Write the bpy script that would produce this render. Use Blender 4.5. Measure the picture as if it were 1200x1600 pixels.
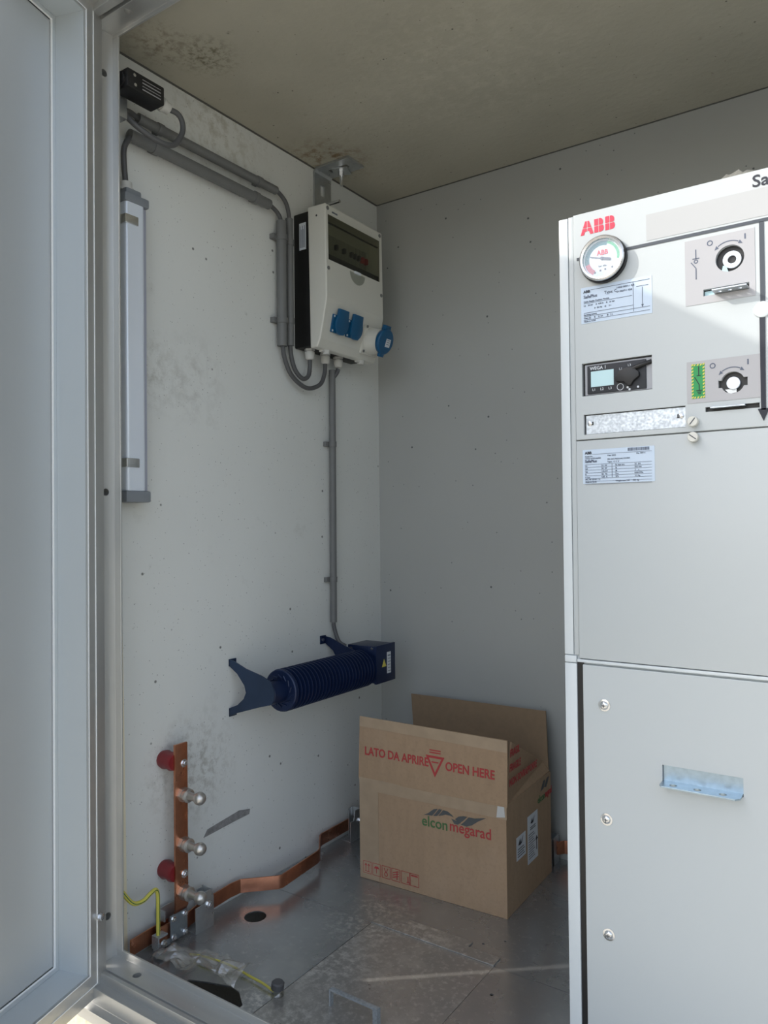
import bpy, bmesh, math, random
from mathutils import Vector, Matrix, noise
random.seed(7)
for o in list(bpy.data.objects): bpy.data.objects.remove(o, do_unlink=True)
SC = bpy.context.scene
COL = SC.collection
V = Vector

# ------------------------------------------------------------ camera
cam_d = bpy.data.cameras.new('camera'); cam = bpy.data.objects.new('camera', cam_d); COL.objects.link(cam)
YAW, PITCH, ROLL = 0.6018, 0.0154, -0.0103
fw = V((-math.sin(YAW)*math.cos(PITCH), math.cos(YAW)*math.cos(PITCH), math.sin(PITCH)))
r0 = V((math.cos(YAW), math.sin(YAW), 0)); u0 = r0.cross(fw)
rr = r0*math.cos(ROLL)+u0*math.sin(ROLL); uu = -r0*math.sin(ROLL)+u0*math.cos(ROLL)
M = Matrix((rr, uu, -fw)).transposed().to_4x4(); M.translation = (1.4099, -2.0282, 0.9465)
cam.matrix_world = M
cam_d.sensor_fit = 'VERTICAL'; cam_d.sensor_height = 36.0; cam_d.lens = 36.0*1172.17/1600
cam_d.clip_start = 0.02
SC.camera = cam

# ------------------------------------------------------------ light
SUNDIR = V((0.764, 0.644, -0.626)).normalized()     # direction the light travels
sun_d = bpy.data.lights.new('sun', 'SUN'); sun_d.energy = 3.1; sun_d.angle = math.radians(0.6); sun_d.color = (1.0, 0.955, 0.88)
sun = bpy.data.objects.new('sun', sun_d); COL.objects.link(sun)
sun.rotation_euler = (-SUNDIR).to_track_quat('Z', 'Y').to_euler(); sun.location = (-3, -4, 4)
W = bpy.data.worlds.new('world'); SC.world = W; W.use_nodes = True
wn = W.node_tree; wn.nodes.clear()
sky = wn.nodes.new('ShaderNodeTexSky'); sky.sky_type = 'NISHITA'; sky.sun_disc = False
sky.sun_elevation = math.radians(32.5); sky.sun_rotation = math.atan2(-SUNDIR.x, -SUNDIR.y)
sky.air_density = 1.0; sky.dust_density = 2.5; sky.ozone_density = 1.0
hs = wn.nodes.new('ShaderNodeHueSaturation'); hs.inputs['Saturation'].default_value = 0.55
bg = wn.nodes.new('ShaderNodeBackground'); bg.inputs['Strength'].default_value = 0.45
wo = wn.nodes.new('ShaderNodeOutputWorld')
wn.links.new(sky.outputs[0], hs.inputs['Color']); wn.links.new(hs.outputs[0], bg.inputs[0]); wn.links.new(bg.outputs[0], wo.inputs[0])
vs = SC.view_settings; vs.view_transform = 'Standard'; vs.look = 'None'; vs.gamma = 1; vs.use_curve_mapping = False; vs.exposure = 0.0

# ------------------------------------------------------------ materials
MATS = {}
def mat(name, col, rough=0.5, metal=0.0, noise_s=0, noise_a=0.0, bump_s=0, bump=0.0, spec=0.5, rnoise=0.0, stretch=None, coat=0.0, specks=None, stain=None, spots=None):
    m = bpy.data.materials.new(name); m.use_nodes = True; nt = m.node_tree; N = nt.nodes; L = nt.links
    b = N['Principled BSDF']; b.inputs['Roughness'].default_value = rough; b.inputs['Metallic'].default_value = metal
    b.inputs['Specular IOR Level'].default_value = spec; b.inputs['Coat Weight'].default_value = coat
    tc = N.new('ShaderNodeTexCoord'); mp = N.new('ShaderNodeMapping'); L.new(tc.outputs['Object'], mp.inputs[0])
    if stretch: mp.inputs['Scale'].default_value = stretch
    rgb = N.new('ShaderNodeRGB'); rgb.outputs[0].default_value = (*col, 1); cur = rgb.outputs[0]
    def mix(fac, c2, cur):
        mx = N.new('ShaderNodeMix'); mx.data_type = 'RGBA'; L.new(fac, mx.inputs[0]); L.new(cur, mx.inputs[6]); mx.inputs[7].default_value = (*c2, 1); return mx.outputs[2]
    def ramp(src, a, b_):
        r = N.new('ShaderNodeMapRange'); L.new(src, r.inputs[0]); r.inputs[1].default_value = a; r.inputs[2].default_value = b_; return r.outputs[0]
    if noise_a:
        n = N.new('ShaderNodeTexNoise'); n.inputs['Scale'].default_value = noise_s; n.inputs['Detail'].default_value = 6; L.new(mp.outputs[0], n.inputs[0])
        cur = mix(ramp(n.outputs[0], 0.35, 0.75), tuple(c*(1-noise_a) for c in col), cur)
        if rnoise:
            r = N.new('ShaderNodeMapRange'); L.new(n.outputs[0], r.inputs[0]); r.inputs[1].default_value = .3; r.inputs[2].default_value = .7
            r.inputs[3].default_value = max(rough-rnoise, .02); r.inputs[4].default_value = rough+rnoise; L.new(r.outputs[0], b.inputs['Roughness'])
    def mult(a, b_):
        q = N.new('ShaderNodeMath'); q.operation = 'MULTIPLY'; L.new(a, q.inputs[0])
        if isinstance(b_, float): q.inputs[1].default_value = b_
        else: L.new(b_, q.inputs[1])
        return q.outputs[0]
    if stain:   # (scale, lo, hi, colour, amount)
        for (s, lo, hi, c2, am) in stain:
            n = N.new('ShaderNodeTexNoise'); n.inputs['Scale'].default_value = s; n.inputs['Detail'].default_value = 8; n.inputs['Roughness'].default_value = .65
            L.new(tc.outputs['Object'], n.inputs[0]); cur = mix(mult(ramp(n.outputs[0], lo, hi), am), c2, cur)
    if spots:   # stains with a place of their own: (x, y, z, radius, noise scale, colour)
        for (sx_, sy_, sz_, rad, ns, c2) in spots:
            dn = N.new('ShaderNodeVectorMath'); dn.operation = 'DISTANCE'; L.new(tc.outputs['Object'], dn.inputs[0]); dn.inputs[1].default_value = (sx_, sy_, sz_)
            n = N.new('ShaderNodeTexNoise'); n.inputs['Scale'].default_value = ns; n.inputs['Detail'].default_value = 8; n.inputs['Roughness'].default_value = .7; L.new(tc.outputs['Object'], n.inputs[0])
            cur = mix(mult(ramp(dn.outputs['Value'], rad, rad*.25), ramp(n.outputs[0], .47, .62)), c2, cur)
    if specks:  # (scale, radius, colour, mask lo)
        for (s, rad, c2, lo) in specks:
            v = N.new('ShaderNodeTexVoronoi'); v.inputs['Scale'].default_value = s; L.new(tc.outputs['Object'], v.inputs[0])
            f = ramp(v.outputs['Distance'], rad, rad*.55)
            sx = N.new('ShaderNodeSeparateColor'); L.new(v.outputs['Color'], sx.inputs[0])
            f = mult(f, ramp(sx.outputs[0], lo, lo+.05)); cur = mix(f, c2, cur)
    L.new(cur, b.inputs['Base Color'])
    if bump:
        n = N.new('ShaderNodeTexNoise'); n.inputs['Scale'].default_value = bump_s; n.inputs['Detail'].default_value = 5; L.new(mp.outputs[0], n.inputs[0])
        bp = N.new('ShaderNodeBump'); bp.inputs['Strength'].default_value = bump; bp.inputs['Distance'].default_value = 0.004
        L.new(n.outputs[0], bp.inputs['Height']); L.new(bp.outputs[0], b.inputs['Normal'])
    MATS[name] = m; return m

wallm = mat('painted_concrete', (.70, .72, .70), .62, bump_s=30, bump=.12, noise_s=3, noise_a=.05,
    stain=[(9, .62, .78, (.50, .51, .48), .55), (45, .66, .74, (.36, .37, .34), .6)], specks=[(17, .075, (.17, .18, .17), .78), (60, .11, (.34, .35, .34), .82), (95, .12, (.36, .37, .36), .85)], spots=[(0, -.80, .36, .16, 40, (.45, .45, .42)), (0, -.80, 1.30, .14, 26, (.56, .57, .55)), (0,-.92,1.30,.12,40,(.52,.53,.50)), (0,-.70,1.98,.22,30,(.50,.50,.45))])
backm = mat('painted_concrete_rear_shaded', (.40, .41, .395), .5, bump_s=26, bump=.12, noise_s=3, noise_a=.05,
    stain=[(9, .62, .80, (.36, .37, .36), .4)], specks=[(22, .085, (.07, .08, .08), .70), (52, .12, (.15, .16, .16), .82)])  # same paint as the left wall, darkened for the weaker light back here
ceilm = mat('raw_concrete_ceiling', (.42, .40, .325), .85, bump_s=60, bump=.35, noise_s=5, noise_a=.12,
    stain=[(4, .55, .75, (.40, .38, .30), .6), (26, .64, .74, (.19, .17, .12), .6)], specks=[(70, .12, (.14, .13, .10), .80), (28, .08, (.10, .10, .08), .78)], spots=[(.144,-.873,2.0,.09,60,(.15,.14,.09)),(.05,-.33,2.0,.16,34,(.17,.11,.05)),(.09,-.96,2.0,.10,50,(.22,.2,.15)),(.6,-.5,2.0,.35,30,(.46,.44,.36))])
cream = mat('cream_sealant', (.80, .74, .56), .8, bump_s=120, bump=.3)
stucco = mat('cream_stucco', (.52, .47, .34), .95, bump_s=55, bump=1.0, noise_s=60, noise_a=.12)
groundm = mat('sunlit_ground', (.50, .47, .40), .95, noise_s=8, noise_a=.3)
darkvoid = mat('dark_under_floor', (.015, .015, .015), .9)
alu = mat('anodised_aluminium', (.58, .585, .575), .38, .75, noise_s=30, noise_a=.08, rnoise=.06, stretch=(1, 1, .06))
alux = mat('anodised_aluminium_horizontal', (.58, .585, .575), .36, .75, noise_s=30, noise_a=.10, rnoise=.06, stretch=(.06, 1, 1),
    specks=[(160, .13, (.85, .85, .82), .86)])
doorpanel = mat('grey_door_sheet', (.50, .53, .545), .42, .35, noise_s=2, noise_a=.04)
whitebead = mat('pale_bead', (.80, .82, .82), .4)
galv = mat('galvanised_steel', (.55, .575, .59), .33, .85, noise_s=60, noise_a=.12, rnoise=.06)
zinc = mat('bright_zinc_plate', (.56, .61, .66), .42, .75, noise_s=260, noise_a=.28, rnoise=.1)
zblue = mat('bluish_zinc', (.40, .50, .58), .32, .8, noise_s=120, noise_a=.15)
zincd = mat('dark_zinc_plate', (.33, .38, .42), .38, .8, noise_s=60, noise_a=.2, rnoise=.1)
floorm = mat('galvanised_floor_sheet', (.50, .51, .515), .27, .78, noise_s=5, noise_a=.25, rnoise=.09, bump_s=3, bump=.06,
    stain=[(7, .55, .70, (.64, .64, .62), .45), (60, .56, .70, (.70, .70, .67), .55)], spots=[(.35,.06,0,.10,60,(.78,.77,.74)),(.33,.40,0,.10,70,(.78,.77,.74))], specks=[(230, .16, (.75, .75, .72), .8)])
hatchm = mat('dusty_hatch_sheet', (.47, .46, .44), .33, .70, noise_s=6, noise_a=.2, rnoise=.1, bump_s=3, bump=.08,
    stain=[(9, .50, .66, (.66, .65, .61), .55), (75, .52, .66, (.74, .73, .70), .6)], spots=[(.02,.25,0,.16,40,(.78,.77,.74)),(.10,.02,0,.14,60,(.80,.79,.76)),(.02,.42,0,.10,70,(.80,.79,.76))], specks=[(230, .18, (.8, .8, .77), .7)])
copper = mat('copper', (.62, .27, .16), .33, .95, noise_s=25, noise_a=.35, rnoise=.1, stretch=(1, 1, 1))
nickel = mat('nickel_plated', (.62, .60, .57), .33, .9, noise_s=80, noise_a=.12)
chrome = mat('bright_screw', (.75, .76, .77), .22, .95)
redins = mat('dark_red_insulator', (.20, .015, .02), .35)
conduitm = mat('grey_pvc', (.155, .16, .16), .5, noise_s=20, noise_a=.06)
cablem = mat('dark_grey_cable', (.085, .087, .09), .5)
glandm = mat('light_grey_nylon', (.56, .56, .53), .5)
greyplastic = mat('lamp_cap_grey', (.20, .22, .24), .45)
lampwhite = mat('lamp_body_white', (.74, .80, .88), .28, .2)
lampside = mat('lamp_side_lilac', (.36, .38, .46), .4)
blackm = mat('black_plastic', (.012, .012, .013), .45, noise_s=40, noise_a=.4)
blackflat = mat('black_paint', (.02, .022, .028), .6)
boxgrey = mat('distribution_box_grey', (.62, .62, .57), .42)
brkgrey = mat('breaker_grey', (.38, .39, .34), .5)
boxblack = mat('black_housing', (.006, .006, .006), .5, noise_s=35, noise_a=.5)
blue = mat('socket_blue', (.003, .08, .19), .35)
heaterblue = mat('heater_navy', (.008, .020, .068), .36, .25, noise_s=12, noise_a=.2)
heaterlight = mat('bracket_navy', (.03, .055, .11), .36, .45, noise_s=14, noise_a=.3)
white = mat('white_label', (.62, .66, .70), .45)
stickerm = mat('silver_sticker', (.50, .60, .72), .35)
paint = mat('cabinet_light_grey', (.475, .51, .52), .38, spec=.4, noise_s=2, noise_a=.03)
paintw = mat('cabinet_edge_white', (.60, .645, .665), .35)
patchm = mat('grey_symbol_patch', (.385, .385, .40), .35)
linegrey = mat('mimic_line_sunlit', (.045, .055, .07), .5)
redm = mat('logo_red', (.80, .02, .06), .45)
inkm = mat('label_ink', (.09, .11, .16), .6)
inkb = mat('black_ink', (.015, .018, .03), .6)
lcd = mat('lcd_pane', (.42, .62, .66), .2)
greenm = mat('earth_symbol_green', (.01, .27, .07), .45)
yellowm = mat('hazard_yellow', (.62, .55, .10), .5)
yel = mat('wire_yellow', (.60, .55, .10), .42)
grn = mat('wire_green', (.03, .12, .04), .42)
redtog = mat('toggle_red', (.55, .02, .03), .5)
card = mat('cardboard', (.385, .262, .162), .82, noise_s=60, noise_a=.10, stretch=(1, 1, .25), stain=[(5, .50, .70, (.41, .295, .20), .5), (130, .5, .65, (.28, .19, .12), .35)], specks=[(40, .05, (.12, .08, .05), .9)])
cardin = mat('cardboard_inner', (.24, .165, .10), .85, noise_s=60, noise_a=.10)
tapem = mat('packing_tape', (.41, .305, .205), .30, noise_s=28, noise_a=.14, bump_s=60, bump=.2)
cred = mat('print_red', (.42, .05, .05), .8)
cgreen = mat('print_green', (.07, .16, .06), .8)
cgrey = mat('print_grey', (.085, .09, .09), .8)
scuff = mat('scraped_metal', (.28, .28, .28), .6, noise_s=90, noise_a=.4)
teal = mat('gauge_teal', (.06, .20, .24), .4)
gred = mat('gauge_red', (.55, .16, .22), .4)
ggreen = mat('gauge_green', (.10, .42, .24), .4)
gface = mat('gauge_face', (.72, .80, .86), .3)

def glassy(name, tint, fac, rough=.05):
    m = bpy.data.materials.new(name); m.use_nodes = True; nt = m.node_tree; N = nt.nodes; L = nt.links
    N.remove(N['Principled BSDF']); out = N['Material Output']
    t = N.new('ShaderNodeBsdfTransparent'); t.inputs[0].default_value = (*tint, 1)
    g = N.new('ShaderNodeBsdfGlossy'); g.inputs['Roughness'].default_value = rough; g.inputs[0].default_value = (.9, .9, .9, 1)
    mx = N.new('ShaderNodeMixShader'); mx.inputs[0].default_value = fac
    L.new(t.outputs[0], mx.inputs[1]); L.new(g.outputs[0], mx.inputs[2]); L.new(mx.outputs[0], out.inputs[0]); return m
smoke = glassy('smoked_window', (.66, .66, .60), .06)
clear = glassy('clear_plastic', (.86, .87, .85), .16, .12)
film = glassy('plastic_film', (.80, .79, .75), .25, .25)
_n = film.node_tree; _o = _n.nodes['Material Output']; _src = _o.inputs[0].links[0].from_socket; _d = _n.nodes.new('ShaderNodeBsdfDiffuse'); _d.inputs[0].default_value = (.75, .74, .70, 1)
_m = _n.nodes.new('ShaderNodeMixShader'); _m.inputs[0].default_value = .14; _n.links.new(_src, _m.inputs[1]); _n.links.new(_d.outputs[0], _m.inputs[2]); _n.links.new(_m.outputs[0], _o.inputs[0])
gglass = glassy('clear_glass', (.95, .96, .97), .05)

# ------------------------------------------------------------ object helpers
BASE = {}
def tag(o, label=None, cat=None, group=None, kind=None):
    if label: o['label'] = label
    if cat: o['category'] = cat
    if group: o['group'] = group
    if kind: o['kind'] = kind
    return o
def thing(name, label, cat, loc, group=None):
    o = bpy.data.objects.new(name, None); COL.objects.link(o); o.location = loc; o.empty_display_size = .02
    BASE[o.name] = V(loc); tag(o, label, cat, group); return o
def rootloc(p): return BASE[p.name] if p else V((0, 0, 0))
class MB:
    def __init__(s): s.v = []; s.f = []; s.mi = []
    def add(s, vs, fs, mi=0):
        n = len(s.v); s.v += [V(v) for v in vs]; s.f += [tuple(n+i for i in f) for f in fs]; s.mi += [mi]*len(fs); return s
    def box(s, a, b, mi=0):
        x0, y0, z0 = [min(a[i], b[i]) for i in range(3)]; x1, y1, z1 = [max(a[i], b[i]) for i in range(3)]
        return s.add([(x0,y0,z0),(x1,y0,z0),(x1,y1,z0),(x0,y1,z0),(x0,y0,z1),(x1,y0,z1),(x1,y1,z1),(x0,y1,z1)],
            [(0,3,2,1),(4,5,6,7),(0,1,5,4),(1,2,6,5),(2,3,7,6),(3,0,4,7)], mi)
    def lathe(s, p0, axis, prof, seg=28, mi=0, caps=True):      # prof: list of (distance along axis, radius)
        p0 = V(p0); ax = V(axis).normalized(); t = V((0,0,1)) if abs(ax.z) < .9 else V((1,0,0)); e1 = ax.cross(t).normalized(); e2 = ax.cross(e1)
        vs = []; fs = []
        for (d, r) in prof:
            for k in range(seg):
                a = 2*math.pi*k/seg; vs.append(p0+ax*d+(e1*math.cos(a)+e2*math.sin(a))*max(r, 1e-5))
        for i in range(len(prof)-1):
            for k in range(seg):
                k2 = (k+1) % seg; fs.append((i*seg+k, i*seg+k2, (i+1)*seg+k2, (i+1)*seg+k))
        if caps: fs.append(tuple(range(seg))[::-1]); fs.append(tuple((len(prof)-1)*seg+k for k in range(seg)))
        return s.add(vs, fs, mi)
    def cyl(s, a, b, r, seg=28, mi=0):
        a = V(a); b = V(b); return s.lathe(a, b-a, [(0, r), ((b-a).length, r)], seg, mi)
    def sphere(s, c, r, seg=24, mi=0):
        n = 12; return s.lathe(V(c)-V((0,0,r)), (0,0,1), [(r-r*math.cos(math.pi*i/n), r*math.sin(math.pi*i/n)) for i in range(n+1)], seg, mi)
    def tube(s, pts, r, seg=14, smooth=6, mi=0, stripe=None):
        P = [V(p) for p in pts]
        if smooth and len(P) > 2:
            Q = [P[0]*2-P[1]]+P+[P[-1]*2-P[-2]]; out = []
            for i in range(1, len(Q)-2):
                for k in range(smooth):
                    t = k/smooth; a, b, c, d = Q[i-1], Q[i], Q[i+1], Q[i+2]
                    out.append(.5*((2*b)+(c-a)*t+(2*a-5*b+4*c-d)*t*t+(3*b-a-3*c+d)*t*t*t))
            out.append(P[-1]); P = out
        T = [(P[min(i+1, len(P)-1)]-P[max(i-1, 0)]).normalized() for i in range(len(P))]
        e = T[0].orthogonal().normalized(); vs = []; fs = []; mis = []
        for i, p in enumerate(P):
            e = (e-T[i]*e.dot(T[i])).normalized(); g = T[i].cross(e)
            for k in range(seg):
                a = 2*math.pi*k/seg; vs.append(p+(e*math.cos(a)+g*math.sin(a))*r)
        n0 = len(s.v); s.v += vs
        for i in range(len(P)-1):
            for k in range(seg):
                k2 = (k+1) % seg; s.f.append((n0+i*seg+k, n0+i*seg+k2, n0+(i+1)*seg+k2, n0+(i+1)*seg+k)); s.mi.append(1 if stripe and k % stripe == 0 else mi)
        s.f.append(tuple(n0+k for k in range(seg))[::-1]); s.mi.append(mi)
        s.f.append(tuple(n0+(len(P)-1)*seg+k for k in range(seg))); s.mi.append(mi)
        return s
    def prism(s, poly, o, eu, ev, en, th, mi=0):      # polygon in (u,v) at o, thickened by th along en
        o = V(o); eu = V(eu); ev = V(ev); en = V(en); n = len(poly)
        vs = [o+eu*u+ev*v for u, v in poly]+[o+eu*u+ev*v+en*th for u, v in poly]
        fs = [tuple(range(n))[::-1], tuple(range(n, 2*n))]+[(i, (i+1) % n, n+(i+1) % n, n+i) for i in range(n)]
        return s.add(vs, fs, mi)
    def build(s, name, mats, parent=None, bevel=0, smooth=True, seg=2, loc=None):
        if not isinstance(mats, (list, tuple)): mats = [mats]
        base = rootloc(parent) if parent else V(loc or (0, 0, 0))
        me = bpy.data.meshes.new(name); me.from_pydata([v-base for v in s.v], [], s.f)
        for m in mats: me.materials.append(m)
        for p, i in zip(me.polygons, s.mi): p.material_index = i
        bm = bmesh.new(); bm.from_mesh(me); bmesh.ops.recalc_face_normals(bm, faces=bm.faces)
        if bevel:
            es = [e for e in bm.edges if len(e.link_faces) == 2 and e.calc_face_angle(0) > .6]
            bmesh.ops.bevel(bm, geom=es, offset=bevel, segments=seg, profile=.6, affect='EDGES', clamp_overlap=True)
        bm.to_mesh(me); bm.free()
        if smooth:
            for p in me.polygons: p.use_smooth = True
            me.set_sharp_from_angle(angle=math.radians(38))
        o = bpy.data.objects.new(name, me); COL.objects.link(o)
        if parent: o.parent = parent; BASE[o.name] = base
        else: o.location = base; BASE[o.name] = base
        return o
def cut(o, cutter):        # boolean difference with an MB, applied at once
    base = BASE[o.name]
    c = cutter.build('cutter', MATS['black_plastic'], None, smooth=False)
    wm = o.matrix_world.copy()
    for v in c.data.vertices: v.co -= base
    par = o.parent; o.parent = None; loc = o.location.copy(); o.location = (0, 0, 0)
    md = o.modifiers.new('b', 'BOOLEAN'); md.operation = 'DIFFERENCE'; md.object = c; md.solver = 'EXACT'
    bpy.context.view_layer.update(); dg = bpy.context.evaluated_depsgraph_get()
    nm = bpy.data.meshes.new_from_object(o.evaluated_get(dg)); o.modifiers.clear(); o.data = nm
    o.parent = par; o.location = loc; bpy.data.objects.remove(c, do_unlink=True)
    while len(nm.materials) > 1 and nm.materials[-1] is MATS['black_plastic']: nm.materials.pop()
    for p in nm.polygons: p.use_smooth = False
    return o
FRONT = ((1,0,0), (0,0,1), (0,-1,0))     # faces the opening (-y)
LEFTW = ((0,1,0), (0,0,1), (1,0,0))      # faces +x
def text(s, size, pos, frame, m, parent, name='lettering', bold=0.0, align='LEFT', sx=1.0, th=.0003, base=None, shear=0):
    cu = bpy.data.curves.new('t', 'FONT'); cu.body = s; cu.size = size; cu.align_x = align; cu.offset = bold; cu.extrude = th; cu.resolution_u = 3; cu.shear = shear
    ob = bpy.data.objects.new('t', cu); COL.objects.link(ob); bpy.context.view_layer.update()
    me = bpy.data.meshes.new_from_object(ob.evaluated_get(bpy.context.evaluated_depsgraph_get())); bpy.data.objects.remove(ob, do_unlink=True)
    eu, ev, en = [V(a).normalized() for a in frame]; p = V(pos); b = rootloc(parent)
    for v in me.vertices: v.co = p+eu*v.co.x*sx+ev*v.co.y+en*(v.co.z+.0003)-b
    me.materials.clear(); me.materials.append(m); me.name = name
    o = bpy.data.objects.new(name, me); COL.objects.link(o); o.parent = parent; BASE[o.name] = b
    return o
def ring(c, r0_, r1_, frame, a0=0, a1=360, n=40):
    """flat arc band polygon as prism data"""
    P = [(r1_*math.cos(math.radians(a0+(a1-a0)*i/n)), r1_*math.sin(math.radians(a0+(a1-a0)*i/n))) for i in range(n+1)]
    Q = [(r0_*math.cos(math.radians(a0+(a1-a0)*i/n)), r0_*math.sin(math.radians(a0+(a1-a0)*i/n))) for i in range(n+1)]
    return P, Q
def arcband(mb, c, r0_, r1_, frame, a0=0, a1=360, th=.0006, n=36, mi=0):
    P, Q = ring(c, r0_, r1_, frame, a0, a1, n)
    for i in range(n): mb.prism([Q[i], P[i], P[i+1], Q[i+1]], c, *frame, th, mi)
    return mb
def line(mb, p, q, w, o, frame, th=.0005, mi=0):
    p = V((p[0], p[1], 0)); q = V((q[0], q[1], 0)); d = (q-p).normalized(); n = V((-d.y, d.x, 0))*w/2
    return mb.prism([(p-n)[:2], (q-n)[:2], (q+n)[:2], (p+n)[:2]], o, *frame, th, mi)
def struct(name, mb, m, bevel=0, smooth=False, label=None):
    o = mb.build(name, m, None, bevel, smooth); o['kind'] = 'structure'
    if label: o['label'] = label
    return o

# ============================================================ setting
struct('wall_left', MB().box((-.12, -1.045, -.35), (0, .12, 2.0)), wallm, label='painted concrete left wall carrying the lamp, conduits and heater')
struct('wall_back', MB().box((0, 0, -.35), (2.7, .12, 2.0)), backm, label='speckled concrete back wall behind the cardboard box, shade put into its colour')
struct('wall_right', MB().box((2.6, -1.045, -.35), (2.72, 0, 2.0)), wallm, label='right wall of the cabin beyond the switchgear')
struct('ceiling', MB().box((-.12, -1.0555, 2.0), (2.72, .12, 2.14)).box((-.12,-1.13,2.062),(2.72,-1.05,2.14)), ceilm, label='stained raw concrete ceiling slab')
struct('trim_1', MB().box((0, -.0025, 1.9975), (2.6, 0, 2.0)).box((0, -1.04, 1.9965), (.003, -.0025, 2.0)), mat('joint_shadow_gap', (.10, .10, .09), .8), label='dark joint between walls and ceiling')
struct('floor', MB().box((-.12, -1.13, -.40), (2.72, .12, -.35)), darkvoid, label='dark cable pit under the metal floor')
struct('trim_2', MB().prism([(-1.046,0),(-.986,0),(-.992,.5),(-1.003,1.2),(-1.02,2.0),(-1.046,2.0)], (-.002,0,0), *LEFTW, .0045), cream, bevel=.001, label='cream sealant strip at the front end of the left wall')
# outside wall under and beside the opening, ground
fac = struct('wall_front', MB().box((-1.5, -1.105, -.9), (3.6, -1.0, -.005)).box((-1.5, -1.105, -.005), (-.02, -1.0, 2.3)).box((2.45, -1.105, -.005), (3.6, -1.0, 2.3)).box((-.02, -1.105, 2.06), (2.45, -1.0, 2.3)), stucco, label='cream stucco outer wall around the opening')
g = MB().box((-9, -10, -1.0), (10, 3, -.9)); struct('trim_3', g, groundm, label='pale ground outside the cabin')

# door frame (aluminium, rebated)
FX0, FX1, FZ0, FZ1 = .085, 2.36, .079, 1.968
fr = MB()
def jamb(mb, s, x):   # profile in (offset outward from opening edge, y)
    prof = [(0,-1.056),(0,-1.06),(-.019,-1.06),(-.019,-1.104),(-.026,-1.104),(-.026,-1.110),(-.105,-1.110),(-.105,-1.046),(-.086,-1.046),(-.086,-1.056)]
    P = [(x+s*a, b) for a, b in prof]
    return mb.prism(P, (0, 0, -.005), (1,0,0), (0,1,0), (0,0,1), 2.065)
f1 = jamb(MB(), 1, FX0); f2 = jamb(MB(), -1, FX1)
def holeset(frame_obj, cs): 
    c = MB()
    for a, b, r in cs: c.cyl(a, b, r, 20)
    return cut(frame_obj, c)
dfr = thing('trim_4', 'brushed aluminium frame around the doorway', 'door frame', (FX0, -1.06, 0)); del dfr['category']; dfr['kind'] = 'structure'
j = f1.build('frame_jamb', alu, dfr, bevel=.0012)
holeset(j, [((.0, -1.081, z), (.09, -1.081, z), .0075) for z in (1.887, 1.017, .152)])
f2.build('frame_jamb', alu, dfr, bevel=.0012)
prof = [(-1.0564, .079), (-1.0604, .079), (-1.0604, .064), (-1.103, .064), (-1.103, .060), (-1.108, .060), (-1.108, .064), (-1.116, .064), (-1.116, .045), (-1.134, .045), (-1.134, .048), (-1.138, .048), (-1.138, .018), (-1.156, .018), (-1.156, -.004), (-1.10, -.004), (-1.056, -.004)]
si = MB().prism(prof, (.0, 0, 0), (0,1,0), (0,0,1), (1,0,0), 2.40).build('frame_sill', alux, dfr, bevel=.0008)
holeset(si, [((x, -1.082, .05), (x, -1.082, .07), .0085) for x in (.16, .9, 1.7)])
si.data.name = 'frame_sill'
prof = [(-1.0564, FZ1), (-1.0604, FZ1), (-1.0604, 1.976), (-1.104, 1.976), (-1.104, 1.990), (-1.11, 1.990), (-1.11, 1.978), (-1.128, 1.978), (-1.128, 1.99), (-1.165, 1.99), (-1.165, 2.06), (-1.056, 2.06)]
hd = MB().prism(prof, (-.02, 0, 0), (0,1,0), (0,0,1), (1,0,0), 2.46).build('frame_header', alux, dfr, bevel=.0008)
holeset(hd, [((x, -1.088, 1.96), (x, -1.088, 1.985), .0085) for x in (.156, .9, 1.7)])

# open door leaf
P0 = V((.098, -1.130, 0)); DD = V((.3, -.954, 0)).normalized(); NN = V((.954, .3, 0)).normalized()
LZ0, LZ1, LW = .026, 2.018, 1.12
leaf = thing('door_1', 'open grey aluminium door leaf with recessed sheet panel', 'door', tuple(P0)); del leaf['category']; leaf['kind'] = 'structure'
def lf(a, n_, z): return P0+DD*a+NN*n_+V((0,0,z))
def leafring(a0, a1, z0, z1, b0, b1, y0, y1, n0, n1):   # rectangular ring (outer a/z, inner b/y) between depths n0..n1
    mb = MB(); O = [(a0,z0),(a1,z0),(a1,z1),(a0,z1)]; I = [(b0,y0),(b1,y0),(b1,y1),(b0,y1)]
    vs = [lf(a,n0,z) for a,z in O]+[lf(a,n0,z) for a,z in I]+[lf(a,n1,z) for a,z in O]+[lf(a,n1,z) for a,z in I]; fs = []
    for i in range(4):
        k = (i+1) % 4; fs += [(i,k,4+k,4+i), (8+i,8+k,12+k,12+i), (i,k,8+k,8+i), (4+i,4+k,12+k,12+i)]
    return mb.add(vs, fs)
leafring(-.030, LW, LZ0, LZ1, .018, LW-.05, .076, 1.968, -.006, 0).build('flange', alu, leaf, bevel=.0008)
leafring(-.004, LW-.028, LZ0+.024, LZ1-.024, -.0025, LW-.0295, LZ0+.0255, LZ1-.0255, .0, .0012).build('flange_ridge', whitebead, leaf)
leafring(.0165, LW-.0485, .0745, 1.9695, .018, LW-.05, .076, 1.968, -.002, .0008).build('inner_edge', whitebead, leaf)
leafring(.012, LW-.044, .070, 1.974, .018, LW-.05, .076, 1.968, -.078, -.006).build('reveal', mat('grey_stile_sheet', (.60, .64, .66), .36, .4), leaf)
leafring(.018, LW-.05, .076, 1.968, .031, LW-.063, .089, 1.955, -.078, -.0725).build('glazing_frame', MATS['grey_stile_sheet'], leaf, bevel=.001)
leafring(.0285, LW-.0605, .0865, 1.9575, .031, LW-.063, .089, 1.955, -.078, -.0705).build('bead_highlight', whitebead, leaf, bevel=.0006)  # pale ring paints a thin highlight along the panel edge
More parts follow.
